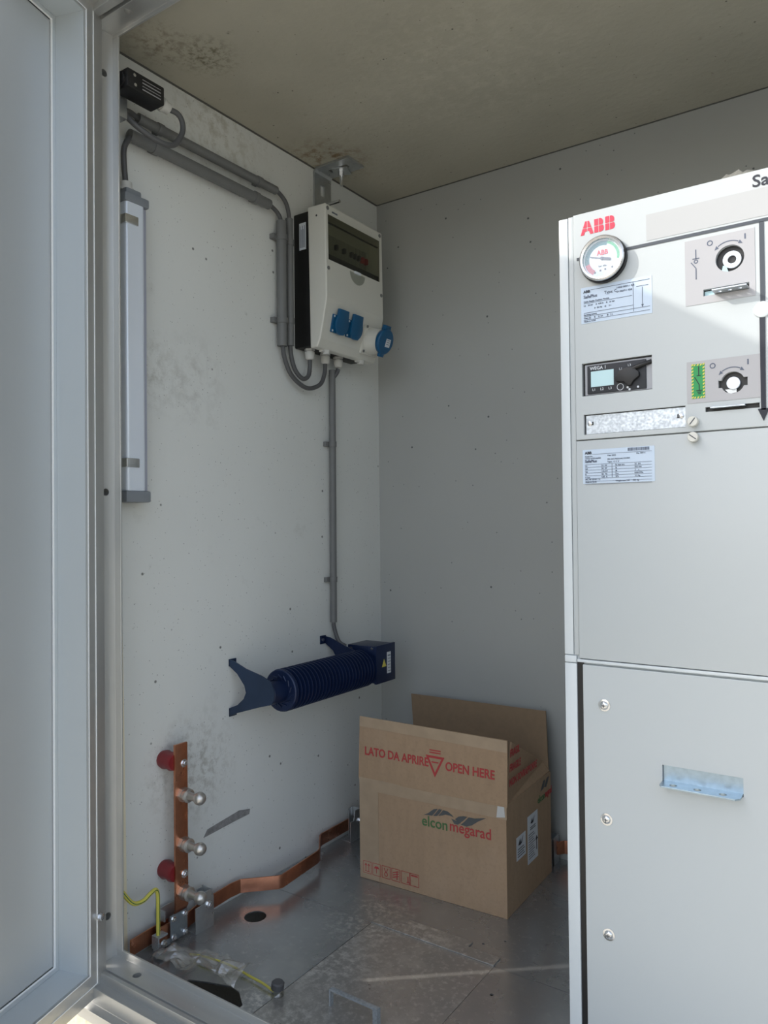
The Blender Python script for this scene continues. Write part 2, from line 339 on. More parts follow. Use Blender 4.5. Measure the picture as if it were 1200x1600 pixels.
pn = MB(); C = [lf(a, n_, z) for n_ in (-.092, -.076) for a, z in ((.03,.04),(LW-.03,.04),(LW-.03,2.0),(.03,2.0))]
pn.add(C, [(0,1,2,3),(4,5,6,7),(0,1,5,4),(1,2,6,5),(2,3,7,6),(3,0,4,7)]).build('panel', doorpanel, leaf)
b = MB(); c0 = lf(-.008, 0, .178); b.lathe(c0, NN, [(0,.006),(.004,.0085),(.004,.0085)], 20).lathe(c0+NN*.003, NN, [(0,.0068),(.0065,.0068),(.0075,.005)], 6); b.build('bolt', chrome, leaf)
hg = MB()
for z0, z1 in ((.11, .345), (.9, 1.05), (1.72, 1.9)): hg.cyl((.076, -1.128, z0), (.076, -1.128, z1), .0075, 16).box((.03, -1.13, z0), (.072, -1.119, z1))  # lowest one added long to block sun coming through the door gap
hg.build('hinge_sun_block', alu, leaf)

# ============================================================ floor sheets
def plate(name, label, x0, x1, y0, y1, m, cutters=None, z=0.0):
    t = MB().box((x0, y0, z-.003), (x1, y1, z)).build(name, m, None, 0, False, loc=(x0, y0, z)); tag(t, label, 'floor plate')
    if cutters: cut(t, cutters)
    return t
c = MB().cyl((.110, -.703, -.02), (.110, -.703, .02), .0265, 40)
c.prism([(.168,-1.06),(.172,-.962),(.215,-.945),(.262,-.930),(.290,-.934),(.326,-.960),(.334,-1.06)], (0,0,-.02), (1,0,0), (0,1,0), (0,0,1), .04)
plate('steel_floor_plate', 'scratched steel floor plate with a round hole beside the copper earth strip', .004, .3605, -1.0, -.5705, floorm, c)
c = MB().cyl((.623, -.506, -.02), (.623, -.506, .02), .0032, 14).cyl((.66, -.47, -.02), (.66, -.47, .02), .003, 14)
plate('steel_floor_plate', 'steel floor plate under the cardboard box, along the back wall', .004, 2.0, -.5695, -.003, floorm, c)
hp = [(.362,-1.0),(.362,-.5705),(.4335,-.5705),(.4335,-.5455)]
c = MB().cyl((.52, -.90, -.02), (.52, -.90, .02), .003, 14)
plate('steel_hatch_plate', 'dusty square steel hatch plate in front of the cardboard box', .362, .681, -1.0, -.5715, hatchm, c)
c = MB().cyl((.720, -.66, -.02), (.720, -.66, .02), .004, 14)
plate('steel_floor_plate', 'dark steel floor plate reaching under the white switchgear cabinet', .682, 2.0, -1.0, -.5705, floorm, c)
tb = MB().box((.362, -.5715, .0002), (.681, -.538, .0030)).box((.4335, -.540, .0002), (.602, -.515, .0030))
o = tb.build('hatch_tongue', hatchm, None, .0009, False, loc=(.362, -.5715, 0)); tag(o, 'stepped tongue edge of the dusty hatch plate, nearest the cardboard box', 'floor plate')
# supports under the floor
struct('trim_5', MB().box((0, -1.0, -.35), (2.0, -.975, -.006)), darkvoid, label='dark floor support under the doorway')
hd_ = thing('lifting_handle', 'flat folded metal handle standing on the hatch plate', 'handle', (.53, -.865, 0))
MB().box((.470, -.868, .030), (.585, -.858, .033)).build('grip', zinc, hd_, bevel=.0006)
MB().box((.470, -.868, .0), (.473, -.858, .031)).build('leg', zinc, hd_); MB().box((.575, -.868, .0), (.585, -.856, .031)).build('leg', zinc, hd_)
hp_ = MB().lathe((.362, -.899, 0), (0,0,1), [(0,.013),(.004,.014),(.010,.010),(.014,.010)], 20)
pt = thing('cable_entry_plug', 'small black capped plug on the floor plate joint', 'plug', (.362, -.899, 0))
hp_.build('clear_base', clear, pt); MB().lathe((.362,-.899,.012), (.12,.05,1), [(0,.010),(.002,.0135),(.013,.0135),(.0155,.011)], 10).build('cap', cablem, pt)
o = MB().tube([(.11,-.905,.006),(.15,-.902,.012),(.193,-.893,.010),(.235,-.889,.008),(.277,-.891,.006),(.32,-.895,.007),(.352,-.900,.005)], .0024, 8).build('thin_earth_wire', yel, None, loc=(.2,-.9,0))
tag(o, 'thin yellow green wire lying across the floor plate to the plug', 'wire')
# crumpled plastic film
pl = MB(); nx, ny = 26, 12; vs = []
for i in range(nx+1):
    for k in range(ny+1):
        x = .058+.222*i/nx; y = -.975+.03*i/nx+(.085-.02*abs(i-13)/13)*k/ny
        z = .006+.050*abs(noise.noise(V((x*14, y*14, 2.1))))+.016*abs(noise.noise(V((x*38, y*38, 5))))
        vs.append((x+.008*noise.noise(V((x*30, y*30, 9))), y, z))
pl.add(vs, [(i*(ny+1)+k, (i+1)*(ny+1)+k, (i+1)*(ny+1)+k+1, i*(ny+1)+k+1) for i in range(nx) for k in range(ny)])
o = pl.build('plastic_film', film, None, smooth=False, loc=(.15, -.93, 0)); tag(o, 'crumpled piece of clear plastic film on the floor by the door sill', 'plastic film')

# scrape on left wall
sc = MB().prism([(0,0),(.012,.016),(.12,.028),(.158,.020),(.155,.008),(.10,.006)], (0, -.766, .186), *LEFTW, .0012)
sw = sc.build('scrape_mark', scuff, bpy.data.objects['wall_left'])

# ============================================================ earth bars
t = thing('copper_earth_strip', 'bent copper strip running low along the left wall', 'earth strip', (.02, -.6, .02))
def strip(mb, pts, z0, z1, w=.004):
    P = [V((a, b, 0)) for a, b in pts]; L_ = []; R_ = []
    for i, p in enumerate(P):
        d = (P[min(i+1, len(P)-1)]-P[max(i-1, 0)]).normalized(); n = V((-d.y, d.x, 0))*w/2; L_.append(p+n); R_.append(p-n)
    vs = [];
    for z in (z0, z1): vs += [q+V((0,0,z)) for q in L_]+[q+V((0,0,z)) for q in R_]
    n = len(P); fs = []
    for i in range(n-1): fs += [(i,i+1,n+i+1,n+i), (2*n+i,2*n+i+1,3*n+i+1,3*n+i), (i,i+1,2*n+i+1,2*n+i), (n+i,n+i+1,3*n+i+1,3*n+i)]
    fs += [(0,n,3*n,2*n), (n-1,2*n-1,4*n-1,3*n-1)]
    return mb.add(vs, fs)
strip(MB(), [(.030,-1.000),(.026,-.95),(.024,-.895)], .020, .055).build('strip_end', copper, t, bevel=.0008)
strip(MB(), [(.040,-.935),(.040,-.852),(.028,-.80),(.021,-.70),(.025,-.668),(.091,-.602),(.096,-.592),(.083,-.435),(.078,-.420),(.024,-.352),(.019,-.338),(.018,-.16),(.030,-.06)], .020, .054).build('strip_run', copper, t, bevel=.0008)
t = thing('copper_earth_strip', 'copper strip on the back wall between the cardboard box and the switchgear', 'earth strip', (.62, -.02, .02))
strip(MB(), [(.60,-.022),(.615,-.040),(.63,-.022),(.93,-.022)], .026, .062).build('strip_run', copper, t, bevel=.0008)

def screw(mb, p, ax, r=.006, h=.004, mi=0):
    p = V(p); ax = V(ax); mb.lathe(p, ax, [(0,r*1.35),(.001,r*1.35)], 16, mi); mb.lathe(p+ax*.001, ax, [(0,r),(h*.6,r),(h,r*.7)], 6, mi); return mb
X = (1,0,0)
bb = thing('busbar_post', 'upright copper earth bar with three ball studs on the left wall', 'busbar', (.047, -.875, .075))
MB().box((.044,-.893,.078), (.050,-.857,.449)).build('bar', copper, bb, bevel=.0008)
for z in (.334, .222, .113):
    s = MB().lathe((.050,-.873,z), X, [(0,.0165),(.011,.0165)], 6).lathe((.061,-.873,z), X, [(0,.0135),(.003,.0155),(.012,.0155),(.014,.010),(.018,.0088),(.034,.0078)], 24)
    s.sphere((.108,-.873,z+.001), .0145); s.lathe((.038,-.873,z), X, [(0,.010),(.006,.010)], 6); s.build('ball_stud', nickel, bb)
for z in (.403, .152):
    MB().lathe((0,-.886,z+.006), X, [(0,.019),(.010,.0215),(.022,.0185),(.034,.0215),(.044,.019)], 28).build('insulator', redins, bb)
    screw(MB(), (.050,-.868,z), X, .007, .006).build('screw', chrome, bb)
MB().add([(.046,-.893,.079),(.046,-.857,.079),(.030,-.90,.030),(.030,-.86,.052),(.050,-.893,.079),(.050,-.857,.079),(.036,-.90,.030),(.036,-.86,.052)],
    [(0,1,3,2),(4,5,7,6),(0,1,5,4),(2,3,7,6),(0,2,6,4),(1,3,7,5)]).build('lower_lug', copper, bb)
jp = thing('joint_clamp_plate', 'square bolted joint plate on the copper strip below the ball studs', 'clamp', (.05, -.883, .02))
MB().box((.046,-.908,.014), (.050,-.860,.071)).build('front_plate', zincd, jp, bevel=.001)
MB().box((.015,-.915,.018), (.019,-.862,.083)).box((.015,-.918,.060), (.040,-.914,.083)).build('rear_plate', galv, jp, bevel=.0006)
for y in (-.900, -.868):
    for z in (.022, .063): screw(MB(), (.050,y,z), X, .0052, .006).build('bolt', chrome, jp)
def holder(loc, label, frame=None, s=1):
    x, y = loc[0], loc[1]
    h = thing('strip_holder', label, 'bracket', (x, y, 0))
    MB().prism([(-.028,0),(.028,0),(.028,.070),(.018,.088),(-.006,.088),(-.012,.060),(-.028,.060)], (x+.030, y, .0), *LEFTW, .0025).build('front_plate', galv, h, bevel=.0006)
    MB().box((x-.002,y-.028,.0), (x+.03,y+.03,.003)).box((x-.001,y+.004,.0),(x+.002,y+.026,.085)).box((x,y+.02,.06),(x+.032,y+.024,.088)).build('base_plate', galv, h, bevel=.0005)
    screw(MB(), (x+.0325, y+.012, .056), X, .007, .007).build('bolt', chrome, h)
    return h
holder((.022, -.812, 0), 'galvanised holder gripping the copper strip beside the lowest ball stud')
holder((.020, -.215, 0), 'dark galvanised holder gripping the copper strip left of the cardboard box')
h = thing('strip_holder', 'galvanised holder on the back wall to the right of the cardboard box', 'bracket', (.60, -.03, 0))
MB().box((.575,-.060,.0), (.612,-.057,.072)).box((.608,-.06,.0),(.612,-.02,.075)).build('front_plate', galv, h, bevel=.0005)
MB().box((.57,-.062,.068), (.606,-.02,.074)).build('top_plate', zincd, h, bevel=.0005)
screw(MB(), (.596,-.060,.045), (0,-1,0), .006, .006).build('bolt', chrome, h)
wc = thing('wire_terminal', 'small zinc terminal gripping the yellow green wire on the copper strip', 'terminal', (.045, -.94, .0))
MB().box((.040,-.952,.018), (.062,-.949,.047)).box((.040,-.949,.043),(.062,-.926,.047)).box((.040,-.949,.010),(.062,-.93,.013)).build('clip', zinc, wc, bevel=.0006)
MB().box((.036,-.945,.004), (.0385,-.90,.030)).build('back_tab', zinc, wc)
screw(MB(), (.062,-.938,.030), X, .006, .008).build('screw', chrome, wc)
wire = MB().tube([(.03,-1.040,.200),(.045,-1.028,.170),(.052,-1.009,.144),(.053,-.985,.139),(.052,-.965,.146),(.050,-.950,.148),(.049,-.943,.137),(.049,-.942,.11),(.050,-.943,.046)], .0046, 16, 8, stripe=5)
o = wire.build('earth_wire', [yel, grn], None, loc=(.05,-.98,.1)); tag(o, 'thick yellow and green striped earth wire curving down to the copper strip', 'wire')

# ============================================================ lamp, limit switch, conduits
la = thing('linear_lamp', 'long white strip lamp with grey caps mounted upright beside the door frame', 'lamp', (.02, -.987, 1.0))
MB().box((.0,-1.017,1.02), (.050,-.968,1.66)).build('lamp_body', lampwhite, la, bevel=.008, seg=4)
MB().box((.0,-.972,1.02), (.042,-.9575,1.66)).build('diffuser', lampside, la, bevel=.003)
MB().box((.0,-1.020,.998), (.052,-.956,1.023)).build('end_cap', greyplastic, la, bevel=.004)
MB().box((.0,-1.020,1.648), (.052,-.9565,1.668)).box((.004,-1.012,1.668),(.045,-.972,1.682)).build('end_cap', greyplastic, la, bevel=.004)
MB().lathe((.024,-.997,1.68), (0,0,1), [(0,.017),(.006,.017),(.007,.013),(.02,.013)], 20).build('cable_gland', glandm, la)
for z in (1.61, 1.083):
    MB().box((-.001,-1.020,z-.010), (.0525,-.986,z+.010)).build('spring_clip', chrome, la, bevel=.002)
ls = thing('limit_switch', 'black door limit switch with white cable gland near the ceiling', 'switch', (.07, -1.0, 1.88))
MB().box((.050,-1.045,1.868), (.096,-.950,1.908)).build('body', blackm, ls, bevel=.003)
MB().lathe((.073,-1.045,1.888), (0,-1,0), [(0,.016),(.004,.016),(.006,.010)], 16).box((.052,-1.050,1.88),(.055,-1.045,1.935)).build('plunger_head', blackm, ls)
MB().box((.0,-1.05,1.825), (.050,-1.012,1.870)).build('mounting_bracket', galv, ls, bevel=.001)
MB().lathe((.073,-.950,1.886), (0,1,-.15), [(0,.013),(.008,.013),(.009,.0155),(.016,.0155),(.017,.0135),(.030,.0125),(.032,.008)], 22).build('cable_gland', glandm, ls)
for y, z in ((-1.028,1.898),(-1.026,1.878)): MB().lathe((.096,y,z), X, [(0,.0035),(.001,.0035)], 12).build('screw', chrome, ls)
pm = MB()
for i in range(4): line(pm, (-1.008+.0, 1.898-i*.007), (-.960, 1.898-i*.007), .0022 if i % 2 else .0012, (.0961,0,0), LEFTW)
pm.build('printing', mat('grey_print', (.35,.35,.36), .5), ls)
cable = lambda pts, label, r=.0062: tag(MB().tube(pts, r, 14, 8).build('grey_cable', cablem, None, loc=pts[0]), label, 'cable')
cable([(.073,-.920,1.882),(.080,-.900,1.878),(.082,-.888,1.862),(.082,-.890,1.835),(.080,-.912,1.802),(.074,-.945,1.797),(.060,-.985,1.812),(.045,-1.005,1.832),(.030,-1.003,1.853),(.022,-.985,1.862),(.020,-.965,1.861),(.02,-.93,1.860)], 'grey cable looping from the limit switch into the upper conduit')
cable([(.024,-.997,1.69),(.024,-1.002,1.74),(.022,-1.000,1.775),(.021,-.988,1.800),(.020,-.972,1.812),(.02,-.94,1.812)], 'grey cable rising from the strip lamp into the lower conduit')
def conduit(a, b, r, label, clips, horiz):
    a = V(a); b = V(b); t = thing('conduit', label, 'conduit', tuple(a)); d = (b-a).normalized(); L_ = (b-a).length
    MB().lathe(a, d, [(0.002,r*.86),(0,r*.9),(0,r),(L_,r),(L_,r*.86)], 26).build('tube', conduitm, t)
    for c_ in clips:
        p = a+d*c_; w = .008
        s = V((0,1,0)) if not horiz else V((0,0,-1))
        m = MB().lathe(p-d*w, d, [(0,r*1.0),(0,r*1.18),(2*w,r*1.18),(2*w,r)], 26)
        q = p+s*(-(r+.006)); lo = q-V((0,0,0)); 
        m.box((0, min(p.y, q.y)-.007, min(p.z, q.z)-.007), (r*1.15, max(p.y, q.y)+.007 if horiz else p.y, max(p.z, q.z)+.007 if not horiz else p.z))
        m.build('clip', conduitm, t, bevel=.001)
    return t
conduit((.020,-.962,1.860), (.020,-.511,1.860), .0112, 'upper of the two horizontal grey conduits high on the left wall', (.06, .385), True)
conduit((.020,-.985,1.812), (.020,-.539,1.812), .0135, 'lower of the two horizontal grey conduits high on the left wall', (.07, .395), True)
conduit((.020,-.490,1.782), (.020,-.490,1.437), .0138, 'left and thicker of the two upright grey conduits beside the distribution box', (.045, .275), False)
conduit((.018,-.455,1.800), (.018,-.455,1.445), .0108, 'right and thinner upright grey conduit against the black side of the distribution box', (.066, .286), False)
conduit((.018,-.268,1.407), (.018,-.272,.655), .0100, 'long upright grey conduit running from the distribution box down to the heater', (.222, .625), False)
cable([(.02,-.53,1.86),(.02,-.500,1.858),(.02,-.472,1.842),(.019,-.458,1.815),(.018,-.455,1.79)], 'outer grey cable bend at the end of the upper horizontal conduit', .0058)
cable([(.02,-.55,1.812),(.02,-.528,1.810),(.02,-.504,1.800),(.02,-.492,1.785),(.02,-.490,1.765)], 'inner grey cable bend at the end of the lower horizontal conduit', .0058)
cable([(.018,-.455,1.46),(.018,-.452,1.42),(.022,-.440,1.380),(.028,-.415,1.358),(.032,-.395,1.368),(.032,-.388,1.395),(.032,-.388,1.42)], 'inner grey cable loop under the distribution box', .0062)
cable([(.020,-.490,1.46),(.020,-.482,1.41),(.022,-.455,1.362),(.028,-.400,1.334),(.032,-.345,1.350),(.032,-.322,1.385),(.032,-.318,1.42)], 'outer grey cable loop under the distribution box', .0062)
cable([(.032,-.257,1.41),(.030,-.260,1.40),(.022,-.266,1.385),(.018,-.268,1.37)], 'short grey cable dropping from the third gland into the long conduit', .0066)
cable([(.018,-.272,.67),(.020,-.272,.64),(.035,-.27,.600),(.055,-.262,.585)], 'short grey cable from the long conduit to the heater terminal box', .006)

# galvanised angle under ceiling
ab = thing('angle_bracket', 'galvanised steel angle bracket bolted to the ceiling above the distribution box', 'bracket', (.0, -.29, 2.0))
a1 = MB().prism([(0,1.839),(.006,1.839),(.006,1.986),(.012,1.993),(.130,1.993),(.130,1.9995),(.010,1.9995),(0,1.988)], (0,-.328,0), (1,0,0), (0,0,1), (0,1,0), .078).build('angle', galv, ab, bevel=.0005)
cut(a1, MB().box((-.01,-.300,1.925),(.02,-.282,1.958)).box((.035,-.298,1.98),(.10,-.280,2.01)))
MB().prism([(-.024,-.024),(.024,-.024),(.024,.024),(-.024,.024)], (.066,-.276,1.989), (.93,.36,0), (-.36,.93,0), (0,0,1), .003).build('square_washer', galv, ab)
MB().lathe((.066,-.276,1.989), (0,0,-1), [(0,.009),(.014,.009)], 6).lathe((.066,-.276,1.975), (0,0,-1), [(0,.005),(.028,.005)], 14).build('bolt', chrome, ab)
MB().lathe((.006,-.292,1.895), X, [(0,.009),(.010,.009)], 6).lathe((.016,-.292,1.895), X, [(0,.005),(.055,.005)], 14).build('bolt', chrome, ab)

# ============================================================ distribution box
db = thing('distribution_box', 'grey wall distribution box with smoked window and blue sockets', 'distribution box', (.0, -.285, 1.44))
MB().box((.0,-.416,1.446), (.060,-.15,1.828)).build('rear_housing', boxblack, db, bevel=.004)
cv = MB().prism([(.056,1.836),(.1195,1.834),(.1225,1.572),(.098,1.462),(.086,1.4385),(.062,1.4385)], (0,-.421,0), (1,0,0), (0,0,1), (0,1,0), .276).build('cover', boxgrey, db, bevel=.005, seg=3)
cut(cv, MB().box((.083,-.410,1.679),(.15,-.163,1.805)))
for p in cv.data.polygons: p.use_smooth = False
MB().box((.066,-.41,1.68),(.082,-.163,1.80)).build('inner_plate', brkgrey, db)
wi = MB().box((.118,-.4095,1.6795),(.1215,-.1635,1.8045)).build('window', smoke, db)
wf = MB().box((.112,-.4095,1.784),(.1178,-.1635,1.786)).box((.112,-.4095,1.6795),(.1178,-.1635,1.696)); wf.build('window_rail', blackflat, db)
xs = [-.382,-.364,-.346,-.328,-.31,-.292,-.274,-.256,-.238,-.220,-.202]
for i, y in enumerate(xs):
    br = MB().box((.082,y-.0085,1.705),(.094,y+.0085,1.765)).build('breaker', brkgrey, db, bevel=.0008)
    if i in (2,4,6,7,8): MB().box((.094,y-.004,1.728),(.104,y+.004,1.742)).build('toggle', blackflat, br)
    if i in (9,10): MB().box((.094,y-.005,1.726),(.104,y+.005,1.742)).build('toggle', redtog, br)
lt = [( -.036,0)]+[(.036*math.cos(math.radians(180+a)), .032*math.sin(math.radians(180+a))) for a in range(0,181,12)]
MB().prism(lt[1:], (.1225,-.2785,1.672), *LEFTW, .002).build('window_latch', clear, db)
MB().box((.122,-.294,1.670),(.128,-.266,1.677)).build('latch_tab', white, db, bevel=.001)
for (x,y,z) in ((.1195,-.411,1.822),(.1195,-.159,1.822),(.1215,-.411,1.655),(.1215,-.156,1.640),(.0935,-.411,1.462),(.0935,-.153,1.462)):
    MB().lathe((x-.002,y,z), X, [(0,.0055),(.0035,.0055)], 16).build('screw', conduitm, db)
MB().lathe((.0885,-.4205,1.805), (0,-1,0), [(0,.003),(.001,.003)], 10).build('side_plug', blackflat, db)
text('SCHNEIDER ELECTRIC'[:0]+'IIIIIIIIIIII', .007, (.1201,-.392,1.814), LEFTW, inkm, db, 'maker_mark', sx=1.2)
# side label on black housing (faces the door)
MB().box((.022,-.4172,1.722),(.046,-.4162,1.798)).build('side_label', white, db)
sl = MB(); 
for i in range(5): sl.box((.025+i*.004,-.4178,1.728),(.0265+i*.004,-.4172,1.79-.01*(i%2)))
sl.build('side_label_print', inkm, db)
# two blue sockets on the sloping front
def slope_x(z): return .098+(z-1.462)*(.0245/.110)
for y in (-.352, -.284):
    z = 1.513; x = slope_x(z); n = V((.976,0,-.217)).normalized(); up = V((.217,0,.976)).normalized(); fr_ = ((0,1,0), tuple(up), tuple(n))
    fl = MB().prism([(-.034,-.028),(.026,-.028),(.026,.022),(-.034,.022)], (x,y,z), *fr_, .006).build('socket_flange', blue, db, bevel=.002)
    pts = [(.0275*math.cos(math.radians(a)), .031*math.sin(math.radians(a))) for a in range(140,401,12)]+[(.021,.040),(-.021,.040)]
    MB().prism(pts, V((x,y,z))+n*.006, *fr_, .010).build('socket_lid', blue, fl, bevel=.002)
    for a, b_ in ((-.030,.017),(-.030,-.023)): MB().lathe(V((x,y,z))+V((0,1,0))*a+up*b_+n*.006, n, [(0,.003),(.001,.003)], 10).build('screw', white, fl)
# CEE socket, angled housing
n = V((.94,-.0,-.34)).normalized(); up = V((.34,0,.94)).normalized(); fr_ = ((0,1,0), tuple(up), tuple(n))
z = 1.495; x = slope_x(z)+.003
ce = MB().prism([(-.042,-.042),(.042,-.042),(.042,.042),(-.042,.042)], (x-.004,-.196,z), (0,1,0), (.217,0,.976), (.976,0,-.217), .008).build('round_socket_flange', boxgrey, db, bevel=.003)
hb = MB(); c0 = V((x,-.196,z)); c1 = V((x+.048,-.200,z-.008))
O = [(-.036,-.036),(.036,-.036),(.036,.036),(-.036,.036)]; I = [(.033*math.cos(math.radians(a)), .036*math.sin(math.radians(a))) for a in (225,315,45,135)]
hb.lathe(c0, c1-c0, [(0,.040),(.02,.037),((c1-c0).length,.034)], 32)
hb.build('socket_housing', boxgrey, ce)
ld = MB().lathe(c1, n, [(0,.037),(.010,.038),(.013,.034)], 36).prism([(-.014,.030),(.014,.030),(.012,.047),(-.012,.047)], c1-n*.006, *fr_, .014).prism([(-.009,-.046),(.009,-.046),(.012,-.030),(-.012,-.030)], c1, *fr_, .010)
ld.build('round_socket_lid', blue, ce, bevel=.0012)
MB().prism([(-.002,-.014),(.020,-.014),(.020,.010),(-.002,.010)], c1+n*.0132, *fr_, .0006).build('lid_label', white, ce)
lp = MB()
for i in range(3): line(lp, (.001,.006-.006*i), (.016,.006-.006*i), .0014, c1+n*.014, fr_)
lp.build('lid_label_print', inkm, ce)
for a, b_ in ((-.036,.036),(-.036,-.036),(.036,.036)): MB().lathe(V((x+.004,-.196,z))+V((0,1,0))*a+V((.217,0,.976))*b_, V((.976,0,-.217)), [(.004,.0042),(.0055,.0042)], 12).build('screw', conduitm, ce)
for y in (-.388,-.318,-.257):
    MB().lathe((.032,y,1.446), (0,0,-1), [(0,.015),(.006,.015),(.007,.0115),(.011,.0115)], 6).lathe((.032,y,1.437), (0,0,-1), [(0,.0145),(.004,.0145),(.018,.0125),(.022,.009)], 18).build('cable_gland', glandm, db)
for y in (-.372,-.205):
    MB().lathe((.078,y,1.439), (0,0,-1), [(0,.011),(.012,.0105)], 8).box((.070,y-.02,1.432),(.082,y-.008,1.439)).build('blanking_plug', glandm, db)

# ============================================================ tubular heater
ht = thing('tubular_heater', 'navy blue finned tubular heater on two wall brackets', 'heater', (.122, -.43, .53))
hx, hz = .122, .530
prof = [(0,.020)]
fins = MB(); y = -.615; n = 24; L_ = .34
pr = [(0,.046),(0,.053)]
for i in range(n):
    a = L_*i/n; b_ = L_*(i+1)/n; pr += [(a,.0535),(a+.0032,.0535),(a+.0042,.038),(b_-.001,.038)]
pr += [(L_,.0535),(L_,.03)]
fins.lathe((hx,-.615,hz), (0,1,0), pr, 44).build('finned_body', heaterblue, ht)
ec = MB().lathe((hx,-.622,hz), (0,1,0), [(0,.050),(.002,.0525),(.008,.0525)], 44)
for k in range(14):
    a = 2*math.pi*k/14; a2 = a+.35
    p = V((hx+.033*math.cos(a),-.6225,hz+.033*math.sin(a))); q = V((hx+.040*math.cos(a2),-.6225,hz+.040*math.sin(a2))); 
    ec.tube([p,q], .0022, 6, 0)
ec.build('end_disc', heaterblue, ht)
MB().lathe((hx,-.672,hz), (0,1,0), [(0,.024),(.004,.028),(.05,.028)], 28).build('hub', heaterblue, ht)
bp_ = [(0,.605),(.018,.603),(.060,.588),(.114,.576),(.143,.565),(.153,.549),(.155,.536),(.153,.520),(.146,.509),(.10,.496),(.03,.474),(0,.462),(0,.482),(.03,.494),(.052,.512),(.060,.528),(.055,.545),(.030,.572),(0,.590)]
MB().prism(bp_, (0,-.679,0), (1,0,0), (0,0,1), (0,1,0), .0025).box((0,-.679,.588),(.003,-.655,.606)).box((0,-.679,.461),(.003,-.655,.482)).build('wall_bracket', heaterlight, ht)
bp2 = [(0,.615),(.02,.612),(.075,.592),(.13,.575),(.14,.49),(.05,.47),(0,.455),(0,.475),(.045,.51),(.05,.545),(.03,.575),(0,.595)]
MB().prism(bp2, (0,-.292,0), (1,0,0), (0,0,1), (0,1,0), .003).box((0,-.315,.594),(.003,-.290,.618)).box((0,-.315,.455),(.003,-.290,.476)).build('wall_bracket', heaterblue, ht)
w = MB(); w.lathe((.003,-.305,.606), X, [(0,.005),(.002,.005)], 12); w.build('screw', chrome, ht)
jb = MB().box((.062,-.262,.486), (.158,-.168,.592)).build('terminal_box', heaterblue, ht, bevel=.002)
MB().lathe((hx-.008,-.290,hz+.002), (0,1,0), [(0,.036),(.02,.036),(.028,.042)], 36).build('collar', heaterblue, ht)
MB().box((.158,-.264,.484), (.166,-.166,.594)).build('lid', heaterblue, jb, bevel=.0015)
MB().box((.1662,-.2100,.508), (.1667,-.190,.570)).build('lid_label', white, jb)
lp = MB()
for i in range(6): line(lp, (-.207, .515+i*.009), (-.193, .515+i*.009), .003 if i == 5 else .0014, (.1668,0,0), LEFTW)
lp.build('lid_label_print', inkm, jb)
MB().prism([(-.236,.530),(-.214,.530),(-.225,.552)], (.1662,0,0), *LEFTW, .0005).build('warning_triangle', yellowm, jb)
for xx, zz in ((.150,.586),(.150,.492),(.075,.582)): MB().lathe((xx,-.2622,zz), (0,-1,0), [(0,.004),(.0015,.004)], 12).build('screw', chrome, jb)

# ============================================================ cardboard box
cb = thing('cardboard_box', 'open brown cardboard box with red and green print on the steel floor', 'box', (.41, -.245, 0))
FL, FR, BR, BL = V((.202,-.399,0)), V((.624,-.382,0)), V((.618,-.091,0)), V((.196,-.108,0)); H0 = .264
def wallq(a, b_, z0, z1, th=.004):
    a = V(a); b_ = V(b_); d = (b_-a).normalized(); nrm = V((-d.y, d.x, 0))*th   # inside normal (ccw loop)
    m = MB(); vs = [a, b_, b_+nrm, a+nrm]; return m.add([v+V((0,0,z0)) for v in vs]+[v+V((0,0,z1)) for v in vs], [(0,1,2,3),(4,5,6,7),(0,1,5,4),(1,2,6,5),(2,3,7,6),(3,0,4,7)])
wl = MB()
for a, b_ in ((FL,FR),(FR,BR),(BR,BL),(BL,FL)):
    q = wallq(a, b_, .0005, H0+(.0 if a is FL else .006)); wl.add(q.v, q.f)
wl.prism([(FL+V((.004,.004,0)))[:2],(FR+V((-.004,.004,0)))[:2],(BR+V((-.004,-.004,0)))[:2],(BL+V((.004,-.004,0)))[:2]], (0,0,.0005), (1,0,0), (0,1,0), (0,0,1), .004)
wl.build('walls', [card], cb)
def flap(name, quad, th, m, nseg=1):
    a, b_, c_, d = [V(q) for q in quad]; nrm = (b_-a).cross(d-a).normalized()*th
    return MB().add([a,b_,c_,d,a-nrm,b_-nrm,c_-nrm,d-nrm], [(0,1,2,3),(4,5,6,7),(0,1,5,4),(1,2,6,5),(2,3,7,6),(3,0,4,7)]).build(name, m, cb, smooth=False)
NU = V((FR.x-FL.x, FR.y-FL.y, 0)).normalized(); CF = (tuple(NU), (0,0,1), (NU.y,-NU.x,0))
flap('front_flap', [(.200,-.400,H0), (.628,-.384,H0+.002), (.634,-.392,.428), (.207,-.402,.430)], .004, card)
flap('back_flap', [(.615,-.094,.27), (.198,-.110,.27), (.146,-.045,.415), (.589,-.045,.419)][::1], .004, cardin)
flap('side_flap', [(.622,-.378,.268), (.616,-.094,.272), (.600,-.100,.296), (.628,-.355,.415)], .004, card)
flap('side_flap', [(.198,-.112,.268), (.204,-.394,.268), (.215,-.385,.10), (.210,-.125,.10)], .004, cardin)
def cfp(x, z, off=.0): return FL+NU*(x-FL.x)+V((0,0,z))-V((-NU.y,NU.x,0))*off
fo = V((.0,-.0,0))
tp = MB()
def ctape(x0, x1, z0, z1, off=.0006): 
    a = cfp(x0, z0, off); b_ = cfp(x1, z0, off); c_ = cfp(x1, z1, off+.0004); d = cfp(x0, z1, off+.0004)
    e = V(CF[2])*.0004; tp.add([a,b_,c_,d,a+e,b_+e,c_+e,d+e], [(0,1,2,3),(4,5,6,7),(0,1,5,4),(1,2,6,5),(2,3,7,6),(3,0,4,7)])
ctape(.2025,.626,.236,.268); ctape(.2025,.262,.002,.236)
tp.build('packing_tape', tapem, cb)
fln = V((0,-1,0))
